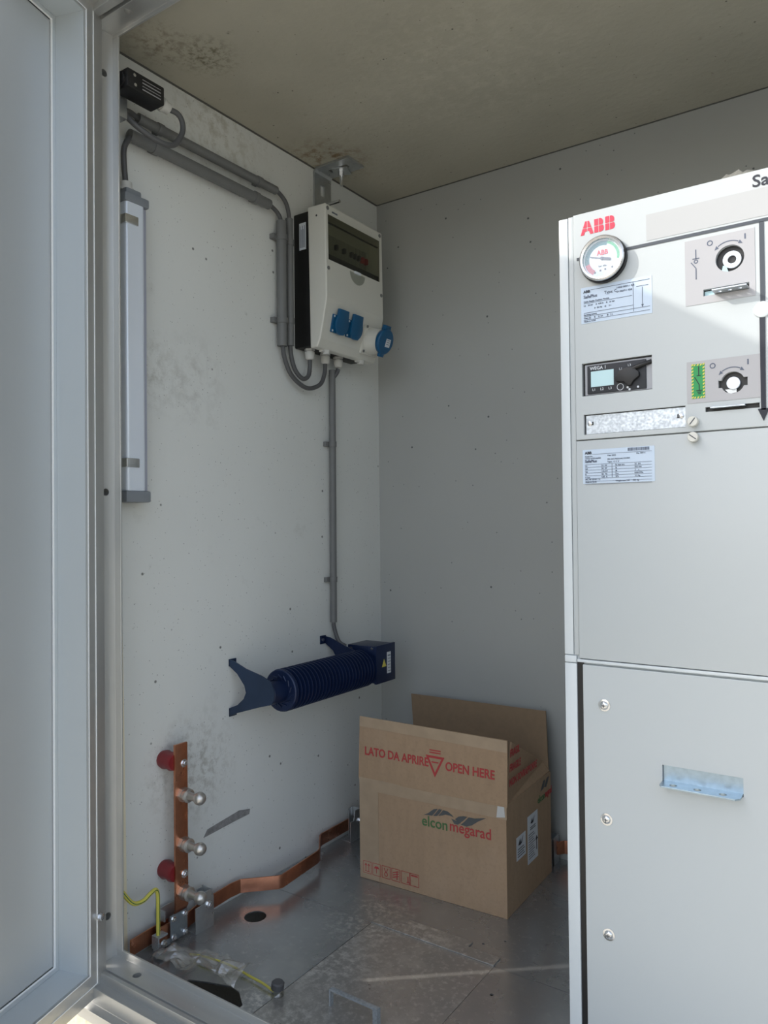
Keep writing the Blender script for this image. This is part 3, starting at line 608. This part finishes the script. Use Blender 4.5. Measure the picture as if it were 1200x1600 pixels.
def ffp(x, z):  # on the front flap
    t_ = (z-H0)/.166; u = (x-.200)/.428
    A = V((.200,-.400,H0)).lerp(V((.628,-.384,H0+.002)), u); B = V((.207,-.402,.430)).lerp(V((.634,-.392,.428)), u); return A.lerp(B, t_)+V((.03,-1,0))*.0008
tq = MB(); e = V((0,-.0004,0)); Q = [ffp(.2005,.404), ffp(.6275,.400), ffp(.6275,.4295), ffp(.2005,.4315)]
tq.add(Q+[q+e for q in Q], [(0,1,2,3),(4,5,6,7),(0,1,5,4),(1,2,6,5),(2,3,7,6),(3,0,4,7)]); tq.build('packing_tape', tapem, cb)
FF = ((ffp(.62,.34)-ffp(.21,.34)).normalized(), (ffp(.4,.42)-ffp(.4,.27)).normalized(), (0,-1,0)); FF = tuple(tuple(a) for a in FF)
text('LATO DA APRIRE', .031, ffp(.219,.331)+V((0,-.0006,0)), FF, cred, cb, 'red_lettering', bold=.0006, sx=.82)
text('OPEN HERE', .031, ffp(.462,.329)+V((0,-.0006,0)), FF, cred, cb, 'red_lettering', bold=.0006, sx=.83)
tr = MB(); tp_ = [(-.027,.024),(.027,.024),(0,-.030)]; ti = [(-.018,.018),(.018,.018),(0,-.018)]
for i in range(3):
    k = (i+1) % 3; tr.prism([tp_[i], tp_[k], ti[k], ti[i]], ffp(.433,.336)+V((0,-.0006,0)), *FF, .0004)
for i in range(2): line(tr, (-.016,.032+.006*i), (.016,.032+.006*i), .003, ffp(.433,.336)+V((0,-.0006,0)), FF)
line(tr, (-.010,.008), (.010,.008), .003, ffp(.433,.336)+V((0,-.0006,0)), FF)
tr.build('triangle_mark', cred, cb)
text('elcon', .037, cfp(.393,.178,.0008), CF, cgreen, cb, 'green_lettering', bold=.0004, sx=.93)
text('megarad', .037, cfp(.472,.180,.0008), CF, cred, cb, 'red_lettering', bold=.0003, sx=.90)
wg = MB(); o_ = cfp(.0,0,.0008)-NU*0
def wing(pts, mb=wg):
    mb.prism(pts, cfp(.40,.205,.0008), *CF, .0004)
wing([(0,.000),(.012,.006),(.028,.019),(.040,.022),(.033,.013),(.024,.002),(.012,.001)]); wing([(.027,.002),(.036,.013),(.043,.0222),(.052,.0225),(.046,.013),(.038,.004)])
wing([(.041,.005),(.049,.014),(.055,.022),(.068,.021),(.080,.014),(.084,.010),(.074,.012),(.062,.012),(.052,.008)])
wing([(.078,.005),(.084,.004),(.094,.002),(.104,.0),(.096,-.006),(.086,-.006)]); wing([(.088,.006),(.098,.014),(.112,.018),(.122,.018),(.110,.006),(.100,-.002)])
wing([(.104,-.004),(.114,.005),(.126,.018),(.142,.018),(.158,.022),(.172,.025),(.150,.012),(.134,.0),(.120,-.006)])
wg.build('wing_logo', cgrey, cb)
ic = MB()
for i in range(6):
    x0 = .213+i*.0295; zz = .016
    if i == 5: x0 = .213+5*.0295-.003
    for a, b_ in (((0,0),(.025,0)),((.025,0),(.025,.031)),((.025,.031),(0,.031)),((0,.031),(0,0))):
        line(ic, a, b_, .0011, cfp(x0, zz, .0010), CF, .0003)
    q = cfp(x0, zz, .0010)
    if i == 0:
        for xx in (.008,.017): line(ic, (xx,.006), (xx,.024), .0014, q, CF); line(ic, (xx-.003,.020), (xx,.025), .0014, q, CF); line(ic, (xx+.003,.020), (xx,.025), .0014, q, CF)
        line(ic, (.005,.005), (.020,.005), .0012, q, CF)
    if i == 1: line(ic, (.012,.006), (.012,.02), .0016, q, CF); ic.prism([(.004,.018),(.021,.018),(.017,.024),(.008,.024)], q, *CF, .0003)
    if i == 2:
        arcband(ic, q+NU*.012+V((0,0,.010)), .004, .0055, CF, 0, 360, .0003, 16); line(ic, (.012,.014),(.006,.026),.0014,q,CF); line(ic, (.012,.014),(.018,.026),.0014,q,CF)
    if i == 3:
        for k in range(3): line(ic, (.004,.008+.006*k), (.021,.014+.006*k), .002, q, CF)
        line(ic, (.016,.004),(.016,.026),.002,q,CF)
    if i == 4: line(ic, (.020,.004),(.020,.020),.0022,q,CF); line(ic, (.016,.005),(.024,.005),.0014,q,CF)
    if i == 5: line(ic, (.003,.026),(.022,.026),.003,q,CF)
ic.build('handling_icons', cred, cb)
# right face prints (faces +x)
SU = (BR-FR).normalized(); SF = (tuple(SU), (0,0,1), (SU.y,-SU.x,0))
def sfp(y, z): return FR+SU*(y-FR.y)+V((0,0,z))+V(SF[2])*.0004
def slabel(name, y0, y1, z0, z1):
    l = MB().prism([(0,0),(y1-y0,0),(y1-y0,z1-z0),(0,z1-z0)], sfp(y0,z0), *SF, .0005).build(name, white, cb); return l
SL1 = slabel('shipping_label', -.325,-.268,.115,.172); SL2 = slabel('shipping_label', -.255,-.188,.080,.200)
lp = MB()
for i in range(4): line(lp, (.006,.008+.006*i), (.050-.006*(i%2),.008+.006*i), .0018, sfp(-.325,.115)+V(SF[2])*.0006, SF, .0003)
lp.prism([(.010,.036),(.022,.050),(.026,.038),(.040,.052),(.032,.036),(.024,.034)], sfp(-.325,.115)+V(SF[2])*.0006, *SF, .0003)
lp.build('label_print', inkb, SL1); lp = MB()
q = sfp(-.255,.080)+V(SF[2])*.0006
for i in range(11): line(lp, (.006,.012+.006*i), (.046-.005*(i%3),.012+.006*i), .0013, q, SF, .0003)
lp.prism([(.020,.098),(.030,.110),(.033,.100),(.046,.112),(.038,.098),(.030,.096)], q, *SF, .0003)
line(lp, (.058,.020),(.058,.048),.003,q,SF); lp.prism([(.050,.046),(.066,.046),(.058,.056)], q, *SF, .0003)
for i in range(2): line(lp, (.016,.088-.005*i), (.052,.088-.005*i), .0018, q, SF, .0003)
lp.build('label_print', inkb, SL2)
text('elcon', .026, sfp(-.185,.212), SF, cgreen, cb, 'green_lettering', bold=.0003, sx=.9)
text('megarad', .026, sfp(-.135,.213), SF, cred, cb, 'red_lettering', bold=.0003, sx=.55)
wg = MB()
for pts in ([(0,0),(.02,.022),(.035,.022),(.022,.002)], [(.026,.004),(.045,.022),(.062,.024),(.05,.008),(.04,.0)]): wg.prism(pts, sfp(-.165,.238), *SF, .0004)
wg.build('wing_logo', cgrey, cb)
# text printed on the folded-in side flap
A = V((.622,-.378,.268)); B = V((.616,-.094,.272)); Cc = V((.600,-.100,.296)); Dd = V((.628,-.355,.415))
eu = (B-A).normalized(); en = (B-A).cross(Dd-A).normalized(); ev = en.cross(eu).normalized(); GF = (tuple(eu), tuple(ev), tuple(en))
for i, (s_, dx) in enumerate((('NON SOVRAPPORRE', .015), ('FRAGILE', .015), ('FRAGIL', .015))):
    text(s_, .026, A+eu*dx+ev*(.040+.036*i)+en*.0006, GF, cred, cb, 'red_lettering', bold=.0004, sx=.72 if i == 0 else .7)
MB().prism([(0,0),(.022,.004),(.02,.03),(.004,.034)], cfp(.600,.238,.0015), *CF, .0006).build('torn_tape', mat('torn_tape_grey', (.55,.55,.53), .3), cb)

# ============================================================ switchgear cabinet
YC = -.80
cab = thing('switchgear_cabinet', 'tall white electrical switchgear cabinet with gauge and mimic lines', 'cabinet', (1.2, -.45, 0))
MB().box((.937,YC+.004,.0),(1.95,-.02,1.462)).build('carcass', paintw, cab, bevel=.002)
MB().box((.937,YC-.001,.722),(.9525,YC+.01,1.463)).box((.937,YC-.001,.709),(.9575,YC+.01,.7205)).box((.937,YC-.001,.0),(.9575,YC+.01,.7075)).build('corner_post', paintw, cab, bevel=.001)
MB().box((.9535,YC-.0005,.722),(.9625,YC+.01,1.464)).build('inner_post', paint, cab, bevel=.0015)
MB().box((.9578,YC+.002,.0),(.969,YC+.0035,.712)).box((.9630,YC+.002,.712),(.967,YC+.0035,.727)).build('shadow_gap', blackm, cab)
up_ = MB().box((.9635,YC-.004,1.0835),(1.93,YC+.0035,1.464)).build('upper_front_panel', paint, cab, bevel=.0012)
c = MB().box((.975,YC-.02,1.156),(1.0895,YC+.02,1.211)).box((.977,YC-.02,1.0915),(1.139,YC+.02,1.125))
c.cyl((1.206,YC-.02,1.341),(1.206,YC+.02,1.341),.0200,32)
cut(up_, c)
cut(up_, MB().box((1.168,YC-.02,1.290),(1.232,YC+.02,1.300)).cyl((1.207,YC-.02,1.153),(1.207,YC+.02,1.153),.0165,32))
cut(up_, MB().box((1.187,YC-.02,1.146),(1.193,YC+.02,1.158)).box((1.221,YC-.02,1.147),(1.2275,YC+.02,1.160)).box((1.168,YC-.02,1.112),(1.243,YC+.02,1.1195)))
# dark cavity block behind the cut-outs
CAV = YC+.0032
MB().box((.966,CAV,1.086),(1.26,CAV+.0006,1.40)).build('cavity_backing', blackm, cab)
MB().box((.9635,YC-.004,.7175),(1.93,YC+.0035,1.0815)).build('middle_front_panel', paint, cab, bevel=.0012)
MB().box((.960,YC-.005,.7110),(1.93,YC+.0035,.7160)).build('panel_ledge', paintw, cab, bevel=.0008)
lowp = MB().box((.9690,YC-.004,.02),(1.93,YC+.0035,.7075)).build('lower_front_panel', paint, cab, bevel=.0012)
cut(lowp, MB().box((1.0955,YC-.02,.534),(1.212,YC+.02,.5625)))
FY = YC-.0042
def F(x, z, d=0): return V((x, FY-d, z))
# cabinet title
text('SafePlus', .025, F(1.238,1.4395), FRONT, inkb, cab, 'cabinet_title', bold=.0003, sx=1.05)
# ABB logo: blocky letters with a cross gap
lg = MB()
def poly(pts): lg.prism(pts, F(.9765,1.4265), *FRONT, .0004)
G = .0007
s = 1.0; Hh = .0225
poly([(0,0),(.0055,0),(.0075,.0055),(.0104,.0055),(.0104,.0105),(.0032,.0105)]); poly([(.0038,.0118),(.0104,.0118),(.0104,Hh),(.0078,Hh)])
poly([(.0117,.0055),(.0143,.0055),(.0162,0),(.0218,0),(.0186,.0105),(.0117,.0105)]); poly([(.0117,.0118),(.0182,.0118),(.0142,Hh),(.0117,Hh)])
for ox in (.0232, .0416):
    poly([(ox,0),(ox+.0066,0),(ox+.0066,.0105),(ox,.0105)]); poly([(ox,.0118),(ox+.0066,.0118),(ox+.0066,Hh),(ox,Hh)])
    poly([(ox+.0078,0),(ox+.0112,0),(ox+.0146,.0015),(ox+.0160,.0048),(ox+.0155,.0085),(ox+.0145,.0105),(ox+.0078,.0105)])
    poly([(ox+.0078,.0118),(ox+.0135,.0118),(ox+.0148,.0140),(ox+.0148,.0180),(ox+.0132,.0210),(ox+.0105,Hh),(ox+.0078,Hh)])
lg.build('abb_logo' if 0 else 'maker_logo', redm, cab)
MB().prism([(0,0),(.86,0),(.86,.042),(0,.042)], F(1.084,1.394), *FRONT, .0003).build('name_strip', mat('name_strip_grey', (.41,.42,.425), .45), cab)
ml = MB().prism([(.969,1.3855),(1.93,1.3855),(1.93,1.3905),(.969,1.3905)], (0,FY-.0003,0), *FRONT, .0004)
ml.prism([(1.2465,1.262),(1.2530,1.262),(1.2530,1.386),(1.2465,1.386)], (0,FY-.0003,0), *FRONT, .0004)
ml.build('mimic_line_sunlit', linegrey, cab)  # greyer than the black arrow below: sunlight put into the line colour
ar = MB().prism([(1.2450,1.108),(1.2515,1.108),(1.2525,1.250),(1.2450,1.250)], (0,FY-.0008,0), *FRONT, .0004).prism([(1.2405,1.110),(1.2560,1.110),(1.2482,1.0915)], (0,FY-.0008,0), *FRONT, .0004)
ar.build('mimic_arrow', inkb, cab)
MB().lathe((1.2490,FY,1.256), (0,-1,0), [(0,.0125),(.002,.0115),(.003,.009)], 28).build('mimic_node', paintw, cab)
MB().prism([(1.142,1.276),(1.2400,1.276),(1.2400,1.3800),(1.142,1.3800)], (0,FY+.0002,0), *FRONT, .0003)
def patch(x0, x1, z0, z1, holes):
    o = MB().box((x0,FY-.0005,z0),(x1,FY+.0003,z1)).build('symbol_patch', patchm, cab); cut(o, holes); return o
patch(1.142,1.2405,1.2785,1.3795, MB().cyl((1.206,YC-.03,1.341),(1.206,YC+.03,1.341),.0200,32).box((1.168,YC-.03,1.290),(1.232,YC+.03,1.300)))
p2 = MB().box((1.142,FY-.0005,1.127),(1.2450,FY+.0003,1.1915)).build('symbol_patch', patchm, cab); cut(p2, MB().cyl((1.207,YC-.03,1.153),(1.207,YC+.03,1.153),.0165,32)); cut(p2, MB().box((1.187,YC-.03,1.1465),(1.2275,YC+.03,1.1595)))
def switchmarks(cx, cz, r):
    m = MB(); y = FY-.0006; c_ = (cx,y,cz)
    arcband(m, c_, r, r+.0013, FRONT, 62, 128, .0003, 14)
    for a, s_ in ((60,-1),(130,1)):
        a = math.radians(a); p = (r*math.cos(a), r*math.sin(a)); d = (s_*-math.sin(a), s_*math.cos(a))
        n_ = (math.cos(a), math.sin(a)); m.prism([(p[0]+n_[0]*.0032,p[1]+n_[1]*.0032),(p[0]-n_[0]*.0022,p[1]-n_[1]*.0022),(p[0]+d[0]*.006,p[1]+d[1]*.006)], c_, *FRONT, .0003)
    arcband(m, (cx-.0275,y,cz+.0285), .0028, .0043, FRONT, 0, 360, .0003, 18)
    line(m, (.0215,.0245), (.0215,.0325), .0020, c_, FRONT, .0003)
    m.build('switch_marking', inkm, cab)
switchmarks(1.206,1.341,.0255); switchmarks(1.207,1.153,.0225)
sm = MB(); y = FY-.0006
line(sm, (1.158,1.364),(1.158,1.350),.0013,(0,y,0),FRONT); line(sm, (1.158,1.318),(1.158,1.335),.0013,(0,y,0),FRONT); line(sm, (1.158,1.335),(1.151,1.345),.0013,(0,y,0),FRONT)
arcband(sm, (1.158,y,1.3455), .0018, .0032, FRONT, 0, 360, .0003, 14); line(sm, (1.153,1.3500),(1.163,1.3500),.0012,(0,y,0),FRONT)
sm.build('switch_symbol', inkm, cab)
# upper switch shaft
MB().lathe((1.2085,CAV-.0005,1.3395), (0,-1,0), [(0,.0062),(.004,.0062),(.004,.0128),(0,.0128)], 28).lathe((1.2085,CAV-.0008,1.3395),(0,-1,0),[(0,.006),(.0005,.006)],20,1).build('switch_shaft', [lampwhite, blackm], cab)
MB().prism([(-.004,-.014),(.006,-.018),(.002,-.006),(-.002,-.006)], (1.198,CAV-.004,1.338), *FRONT, .001).build('shaft_tab', lcd, cab)
# steel tab through upper slot
tbm = MB().box((1.184,YC-.026,1.2905),(1.2315,YC+.002,1.2925)); o = tbm.build('locking_tab', zinc, cab, bevel=.0004)
cut(o, MB().cyl((1.193,YC-.014,1.28),(1.193,YC-.014,1.30),.003,14).cyl((1.207,YC-.014,1.28),(1.207,YC-.014,1.30),.003,14).cyl((1.221,YC-.014,1.28),(1.221,YC-.014,1.30),.003,14))
MB().box((1.169,CAV-.002,1.2905),(1.183,CAV,1.298)).build('slot_shutter', lcd, cab)
MB().lathe((1.2075,CAV-.0005,1.1525), (0,-1,0), [(0,.0095),(.0045,.0095),(.005,.009)], 26).build('switch_shaft', lampwhite, cab)
MB().prism([(-.010,-.010),(-.004,-.017),(.006,-.0155),(.006,-.010)], (1.2055,CAV-.002,1.154), *FRONT, .001).build('shaft_tab', whitebead, cab)
MB().box((1.176,YC-.010,1.1165),(1.224,YC+.002,1.1185)).build('locking_tab', zinc, cab)
# earth symbol plate
gp = MB().box((1.149,FY-.0010,1.134),(1.168,FY-.0003,1.187)).build('earth_symbol_plate', greenm, cab)
hz_ = MB(); x0, x1, z0, z1 = 1.1490,1.1680,1.134,1.187; w_ = .0028
k = z0
while k < z1-.002:
    hz_.prism([(x0,k),(x0+w_,k+.0015),(x0+w_,k+.0040),(x0,k+.0025)], (0,FY-.0010,0), *FRONT, .0003); hz_.prism([(x1-w_,k),(x1,k+.0015),(x1,k+.0040),(x1-w_,k+.0025)], (0,FY-.0010,0), *FRONT, .0003); k += .0050
k = x0+.003
while k < x1-.003:
    for zz in (z0, z1-.0028): hz_.prism([(k,zz),(k+.0022,zz),(k+.0036,zz+.0028),(k+.0014,zz+.0028)], (0,FY-.0010,0), *FRONT, .0003)
    k += .0045
hz_.build('hazard_border', yellowm, gp)
gs = MB()
for a, b_ in (((1.1595,1.183),(1.1595,1.169)),((1.1565,1.169),(1.1625,1.169)),((1.1600,1.146),(1.1600,1.155)),((1.1600,1.155),(1.1535,1.167)),((1.1555,1.146),(1.1645,1.146)),((1.1570,1.1435),(1.1630,1.1435)),((1.158,1.141),(1.162,1.141))): line(gs, a, b_, .0012, (0,FY-.0012,0), FRONT, .0003)
gs.build('earth_symbol', inkb, gp)
# pressure gauge
gc = V((1.0155, FY, 1.3775)); NY = (0,-1,0)
MB().lathe(gc, NY, [(0,.0385),(.0078,.0385)], 48).build('gauge_rim', blackm, cab)
gb = MB().lathe(gc, NY, [(.008,.030),(.012,.0370),(.016,.0368),(.0175,.0345),(.0165,.0310),(.011,.0302),(.008,.030)], 48, 0, False).build('gauge_bezel', mat('gauge_bezel_metal', (.72,.72,.72), .25, .85), cab)
MB().lathe(gc, NY, [(.009,.0308),(.0105,.0308)], 48).build('gauge_face', gface, cab)
gcf = gc+V((0,-.0106,0)); m = MB()
arcband(m, gcf, .0215, .0290, FRONT, 70, 195, .0003, 24, 0); arcband(m, gcf, .0215, .0290, FRONT, 195, 238, .0003, 12, 1); arcband(m, gcf, .0245, .0290, FRONT, -10, 70, .0003, 20, 2)
m.build('gauge_scale', [teal, gred, ggreen], cab)
text('ABB', .0115, gcf+V((-.0085,-.0003,.006)), FRONT, redm, cab, 'gauge_lettering', bold=.00015, sx=.9)
text('bar abs.', .0045, gcf+V((-.006,-.0003,-.0135)), FRONT, inkm, cab, 'gauge_lettering')
m = MB(); line(m, (0,0),(-.0195,.0055),.0013,gcf+V((0,-.001,0)),FRONT); line(m,(0,0),(.0145,-.004),.004,gcf+V((0,-.001,0)),FRONT)
m.lathe(gcf, NY, [(0,.0028),(.002,.0028)], 16)
for a, b_ in ((-.012,-.0215),(-.003,-.0195),(.005,-.0185),(.0165,-.017)): m.lathe(gcf+V((a,0,b_)), NY, [(0,.0017),(.0004,.0017)], 10)
m.build('gauge_needle', inkm, cab)
MB().lathe(gc, NY, [(.0150,.0312),(.0155,.0312)], 40).build('gauge_glass', gglass, cab)
# stickers
def sticker(x0, x1, z0, z1):
    return MB().box((x0,FY-.0004,z0),(x1,FY+.0002,z1)).build('rating_label', stickerm, cab)
st = sticker(.9755,1.0915,1.2775,1.338); y = FY-.0005
T = lambda s_, sz, x, z, b_=0, m=inkm, p=None: text(s_, sz, (x,y,z), FRONT, m, p, 'label_lettering', bold=b_)
T('ABB', .0062, .980,1.3285,.0002,inkb,st); T('SafePlus', .0072, .980,1.3195,.0001,inkm,st); T('Type: C', .0065, 1.015,1.3215,0,inkm,st)
T('1VDD 000711 GJE', .0038, 1.035,1.3265,0,inkm,st); T('SN 002711 VDE', .0038, 1.035,1.3200,0,inkm,st)
T('Cable Feeder Position Module', .0035, .980,1.3125,0,inkm,st); T('Ur   24 kV     Ir  630 A    Ik   21 kA', .0036, .980,1.306,0,inkm,st); T('                  fr  50 Hz    tk    3 s', .0036, .980,1.300,0,inkm,st)
T('Earthing switch', .0036, .980,1.2905,0,inkm,st); T('Class E2     Ik    21 kA      tk   3 s', .0036, .980,1.285,0,inkm,st); T('Made in NOR', .0036, .980,1.2795,0,inkm,st)
m = MB()
for zz, a, b_ in ((1.3325,.992,1.088),(1.3110,.980,1.060),(1.2950,.980,1.062),(1.2892,.980,1.088),(1.2832,.980,1.088)): line(m,(a,zz),(b_,zz),.0005,(0,y,0),FRONT)
line(m,(1.062,1.285),(1.062,1.332),.0005,(0,y,0),FRONT); line(m,(1.0765,1.292),(1.0765,1.322),.0007,(0,y,0),FRONT); line(m,(1.067,1.324),(1.086,1.324),.0006,(0,y,0),FRONT)
m.prism([(1.0745,1.294),(1.0785,1.294),(1.0765,1.289)],(0,y,0),*FRONT,.0003); m.build('label_rules', inkm, st)
st = sticker(.9745,1.0915,1.0095,1.0660)
T('ABB', .0062, .9785,1.0585,.0002,inkb,st); T('SafePlus', .0062, .9785,1.0445,.0002,inkm,st); T('Serial No.', .0034, .9785,1.0535,0,inkm,st); T('1VDD 0102546000', .0034, .9785,1.0500,0,inkm,st)
T('Type:  C C V', .0036, 1.016,1.0430,0,inkm,st); T('SF6 GAS PRESSURE SYSTEM', .0031, 1.016,1.0475,0,inkm,st); T('Year 2023', .0034, 1.016,1.0535,0,inkm,st); T('No. 00711', .0034, 1.063,1.0545,0,inkm,st)
rows = (('Ur','24  kV','Ik max arc','21  kA'),('Ud','50  kV','Ik','52.5 kA'),('Up','125 kV','tk','3    s'),('fr','50  Hz','Pre','0.04 MPa'),('Ir bus','630  A','SF6','2.2 kg'))
for i, r_ in enumerate(rows):
    zz = 1.0375-.0047*i; T(r_[0],.0036,.9785,zz,0,inkm,st); T(r_[1],.0036,1.006,zz,0,inkm,st); T(r_[2],.0036,1.029,zz,0,inkm,st); T(r_[3],.0036,1.060,zz,0,inkm,st)
T('IAC AF 20 kA - 1s', .0034, .9785,1.0150,0,inkm,st); T('Made in NOR', .0034, .9785,1.0108,0,inkm,st); T('Weight max 330     350  kg', .0034, 1.029,1.0115,0,inkm,st)
m = MB()
for i in range(8): line(m,(.9785,1.0412-.0047*i),(1.087,1.0412-.0047*i),.0004,(0,y,0),FRONT)
line(m,(.9900,1.0580),(1.087,1.0580),.0004,(0,y,0),FRONT); line(m,(1.0235,1.0185),(1.0235,1.0415),.0005,(0,y,0),FRONT)
x_ = 1.0495
while x_ < 1.083: w_ = random.choice((.0005,.0008,.0014)); m.prism([(x_,1.0600),(x_+w_,1.0600),(x_+w_,1.0650),(x_,1.0650)],(0,y,0),*FRONT,.0003); x_ += w_+random.choice((.0005,.0009))
m.build('label_rules', inkm, st)
# voltage indicator module in its window
wv = MB().box((.979,CAV-.003,1.1575),(1.0895,CAV,1.2085)).build('voltage_indicator', mat('indicator_clear_frame', (.30,.31,.34), .25), cab)
MB().box((.9835,CAV-.0060,1.1590),(1.0795,CAV-.002,1.2060)).build('indicator_body', blackflat, wv, bevel=.001)
yv = CAV-.0062
MB().box((.9900,yv-.0004,1.1700),(1.0280,yv,1.1960)).build('display', lcd, wv)
text('WEGA 1', .0078, (.9885,yv,1.1985), FRONT, white, wv, 'indicator_lettering', bold=.0001, sx=.95)
for i, s_ in enumerate(('L1','L2','L3')): text(s_, .0058, (.992+.0135*i,yv,1.1635), FRONT, white, wv, 'indicator_lettering')
for s_, xx, zz in (('L1',1.037,1.1930),('L3',1.0510,1.1975)): text(s_, .0055, (xx,yv,zz), FRONT, white, wv, 'indicator_lettering')
arcband(MB(), (1.0385,yv,1.1655), .0048, .0056, FRONT, 0, 360, .0003, 20).build('indicator_ring', white, wv)
kb = MB().prism([(1.0325,1.174),(1.032,1.181),(1.038,1.190),(1.049,1.1945),(1.060,1.1945),(1.070,1.186),(1.0705,1.179),(1.061,1.172),(1.057,1.1655),(1.051,1.1655),(1.046,1.172)],(0,yv+.002,0),*FRONT,.009).build('test_plug', blackm, wv, bevel=.0015)
MB().tube([(1.060,yv-.004,1.192),(1.075,yv-.003,1.197),(1.088,yv+.002,1.2015)], .0035, 10).build('test_lead', blackm, wv)
for a, b_ in ((1.0505,1.1635),(1.0535,1.1600),(1.0670,1.1625)): MB().lathe((a,yv,b_), NY, [(0,.0018),(.0006,.0018)], 10).build('indicator_lamp', white, wv)
# blanking plate with two screws
bpz = MB().box((.9795,CAV-.0022,1.0925),(1.139,CAV,1.1235)).build('blanking_plate', zinc, cab)
for x_, s_ in ((.986,1),(1.1315,-1)):
    MB().box((x_-.001+s_*.0005,CAV-.0026,1.1070),(x_+s_*.006,CAV-.0018,1.1130)).build('screw_slot', blackm, bpz)
    MB().lathe((x_,CAV-.0022,1.1100), NY, [(0,.0042),(.0015,.0040),(.0025,.0025)], 16).build('screw', chrome, bpz)
# slotted knobs
def knob(x_, z_, ang):
    k = MB().lathe((x_,FY,z_), NY, [(0,.0078),(.010,.0078),(.011,.0070)], 28).build('slotted_knob', whitebead if 0 else MATS['distribution_box_grey'], cab)
    a = math.radians(ang); m = MB(); line(m, (-.0062*math.cos(a),-.0062*math.sin(a)), (.0062*math.cos(a),.0062*math.sin(a)), .0014, (x_,FY-.0111,z_), FRONT, .0003); m.build('knob_slot', linegrey, k)
knob(1.1510,1.0985,52); knob(1.1510,1.0745,-38)
# lower panel screws
for x_, z_ in ((1.005,.6440),(1.006,.4580),(1.007,.2710),(1.60,.644),(1.60,.458),(1.60,.271)):
    k = MB().lathe((x_,FY,z_), NY, [(0,.0098),(.0012,.0098),(.0016,.0070),(.0030,.0066),(.0048,.0045),(.0052,.002)], 26).build('panel_screw', chrome, cab)
    m = MB(); line(m,(-.003,0),(.003,0),.0012,(x_,FY-.0050,z_),FRONT,.0004); line(m,(0,-.003),(0,.003),.0012,(x_,FY-.0050,z_),FRONT,.0004); m.build('screw_recess', linegrey, k)
# padlock tab in the lower panel
hb_ = MB().box((1.0965,CAV-.0025,.5345),(1.2115,CAV-.0002,.5620)).build('recess_plate', zblue, cab)
lt_ = MB().prism([(1.0955,YC+.002),(1.0955,YC-.022),(1.0995,YC-.030),(1.2045,YC-.030),(1.2110,YC-.022),(1.2110,YC+.002)], (0,0,.5350), (1,0,0), (0,1,0), (0,0,1), .0025).build('padlock_tab', zblue, cab, bevel=.0003)
c = MB()
for x_ in (1.115,1.150,1.186): c.cyl((x_,YC-.018,.52),(x_,YC-.018,.55),.0055,18)
cut(lt_, c)
# plastic film scrap on cabinet top
pl = MB(); vs = []; n = 10
for i in range(n+1):
    for k in range(n+1):
        u = i/n*2-1; v = k/n*2-1; d = max(0, 1-(u*u+v*v)); x_ = 1.213+.038*u; y_ = -.765+.030*v
        vs.append((x_, y_, 1.4645+.024*d*(.6+.9*abs(noise.noise(V((u*3, v*3, 1.7)))))))
pl.add(vs, [(i*(n+1)+k, (i+1)*(n+1)+k, (i+1)*(n+1)+k+1, i*(n+1)+k+1) for i in range(n) for k in range(n)])
o = pl.build('plastic_film', film, None, smooth=False, loc=(1.213,-.765,1.464)); tag(o, 'small crumpled scrap of plastic film on top of the white switchgear cabinet', 'plastic film')

for o in COL.objects:
    if o.parent or 'category' not in o: continue
    g_ = {'floor plate': 'steel plates of the cabin floor', 'cable': 'grey cables on the left wall', 'conduit': 'grey conduits on the left wall', 'earth strip': 'copper earth strips', 'plastic film': 'scraps of plastic film'}.get(o['category'])
    if o.name.startswith('strip_holder'): g_ = 'galvanised strip holders'
    if g_: o['group'] = g_
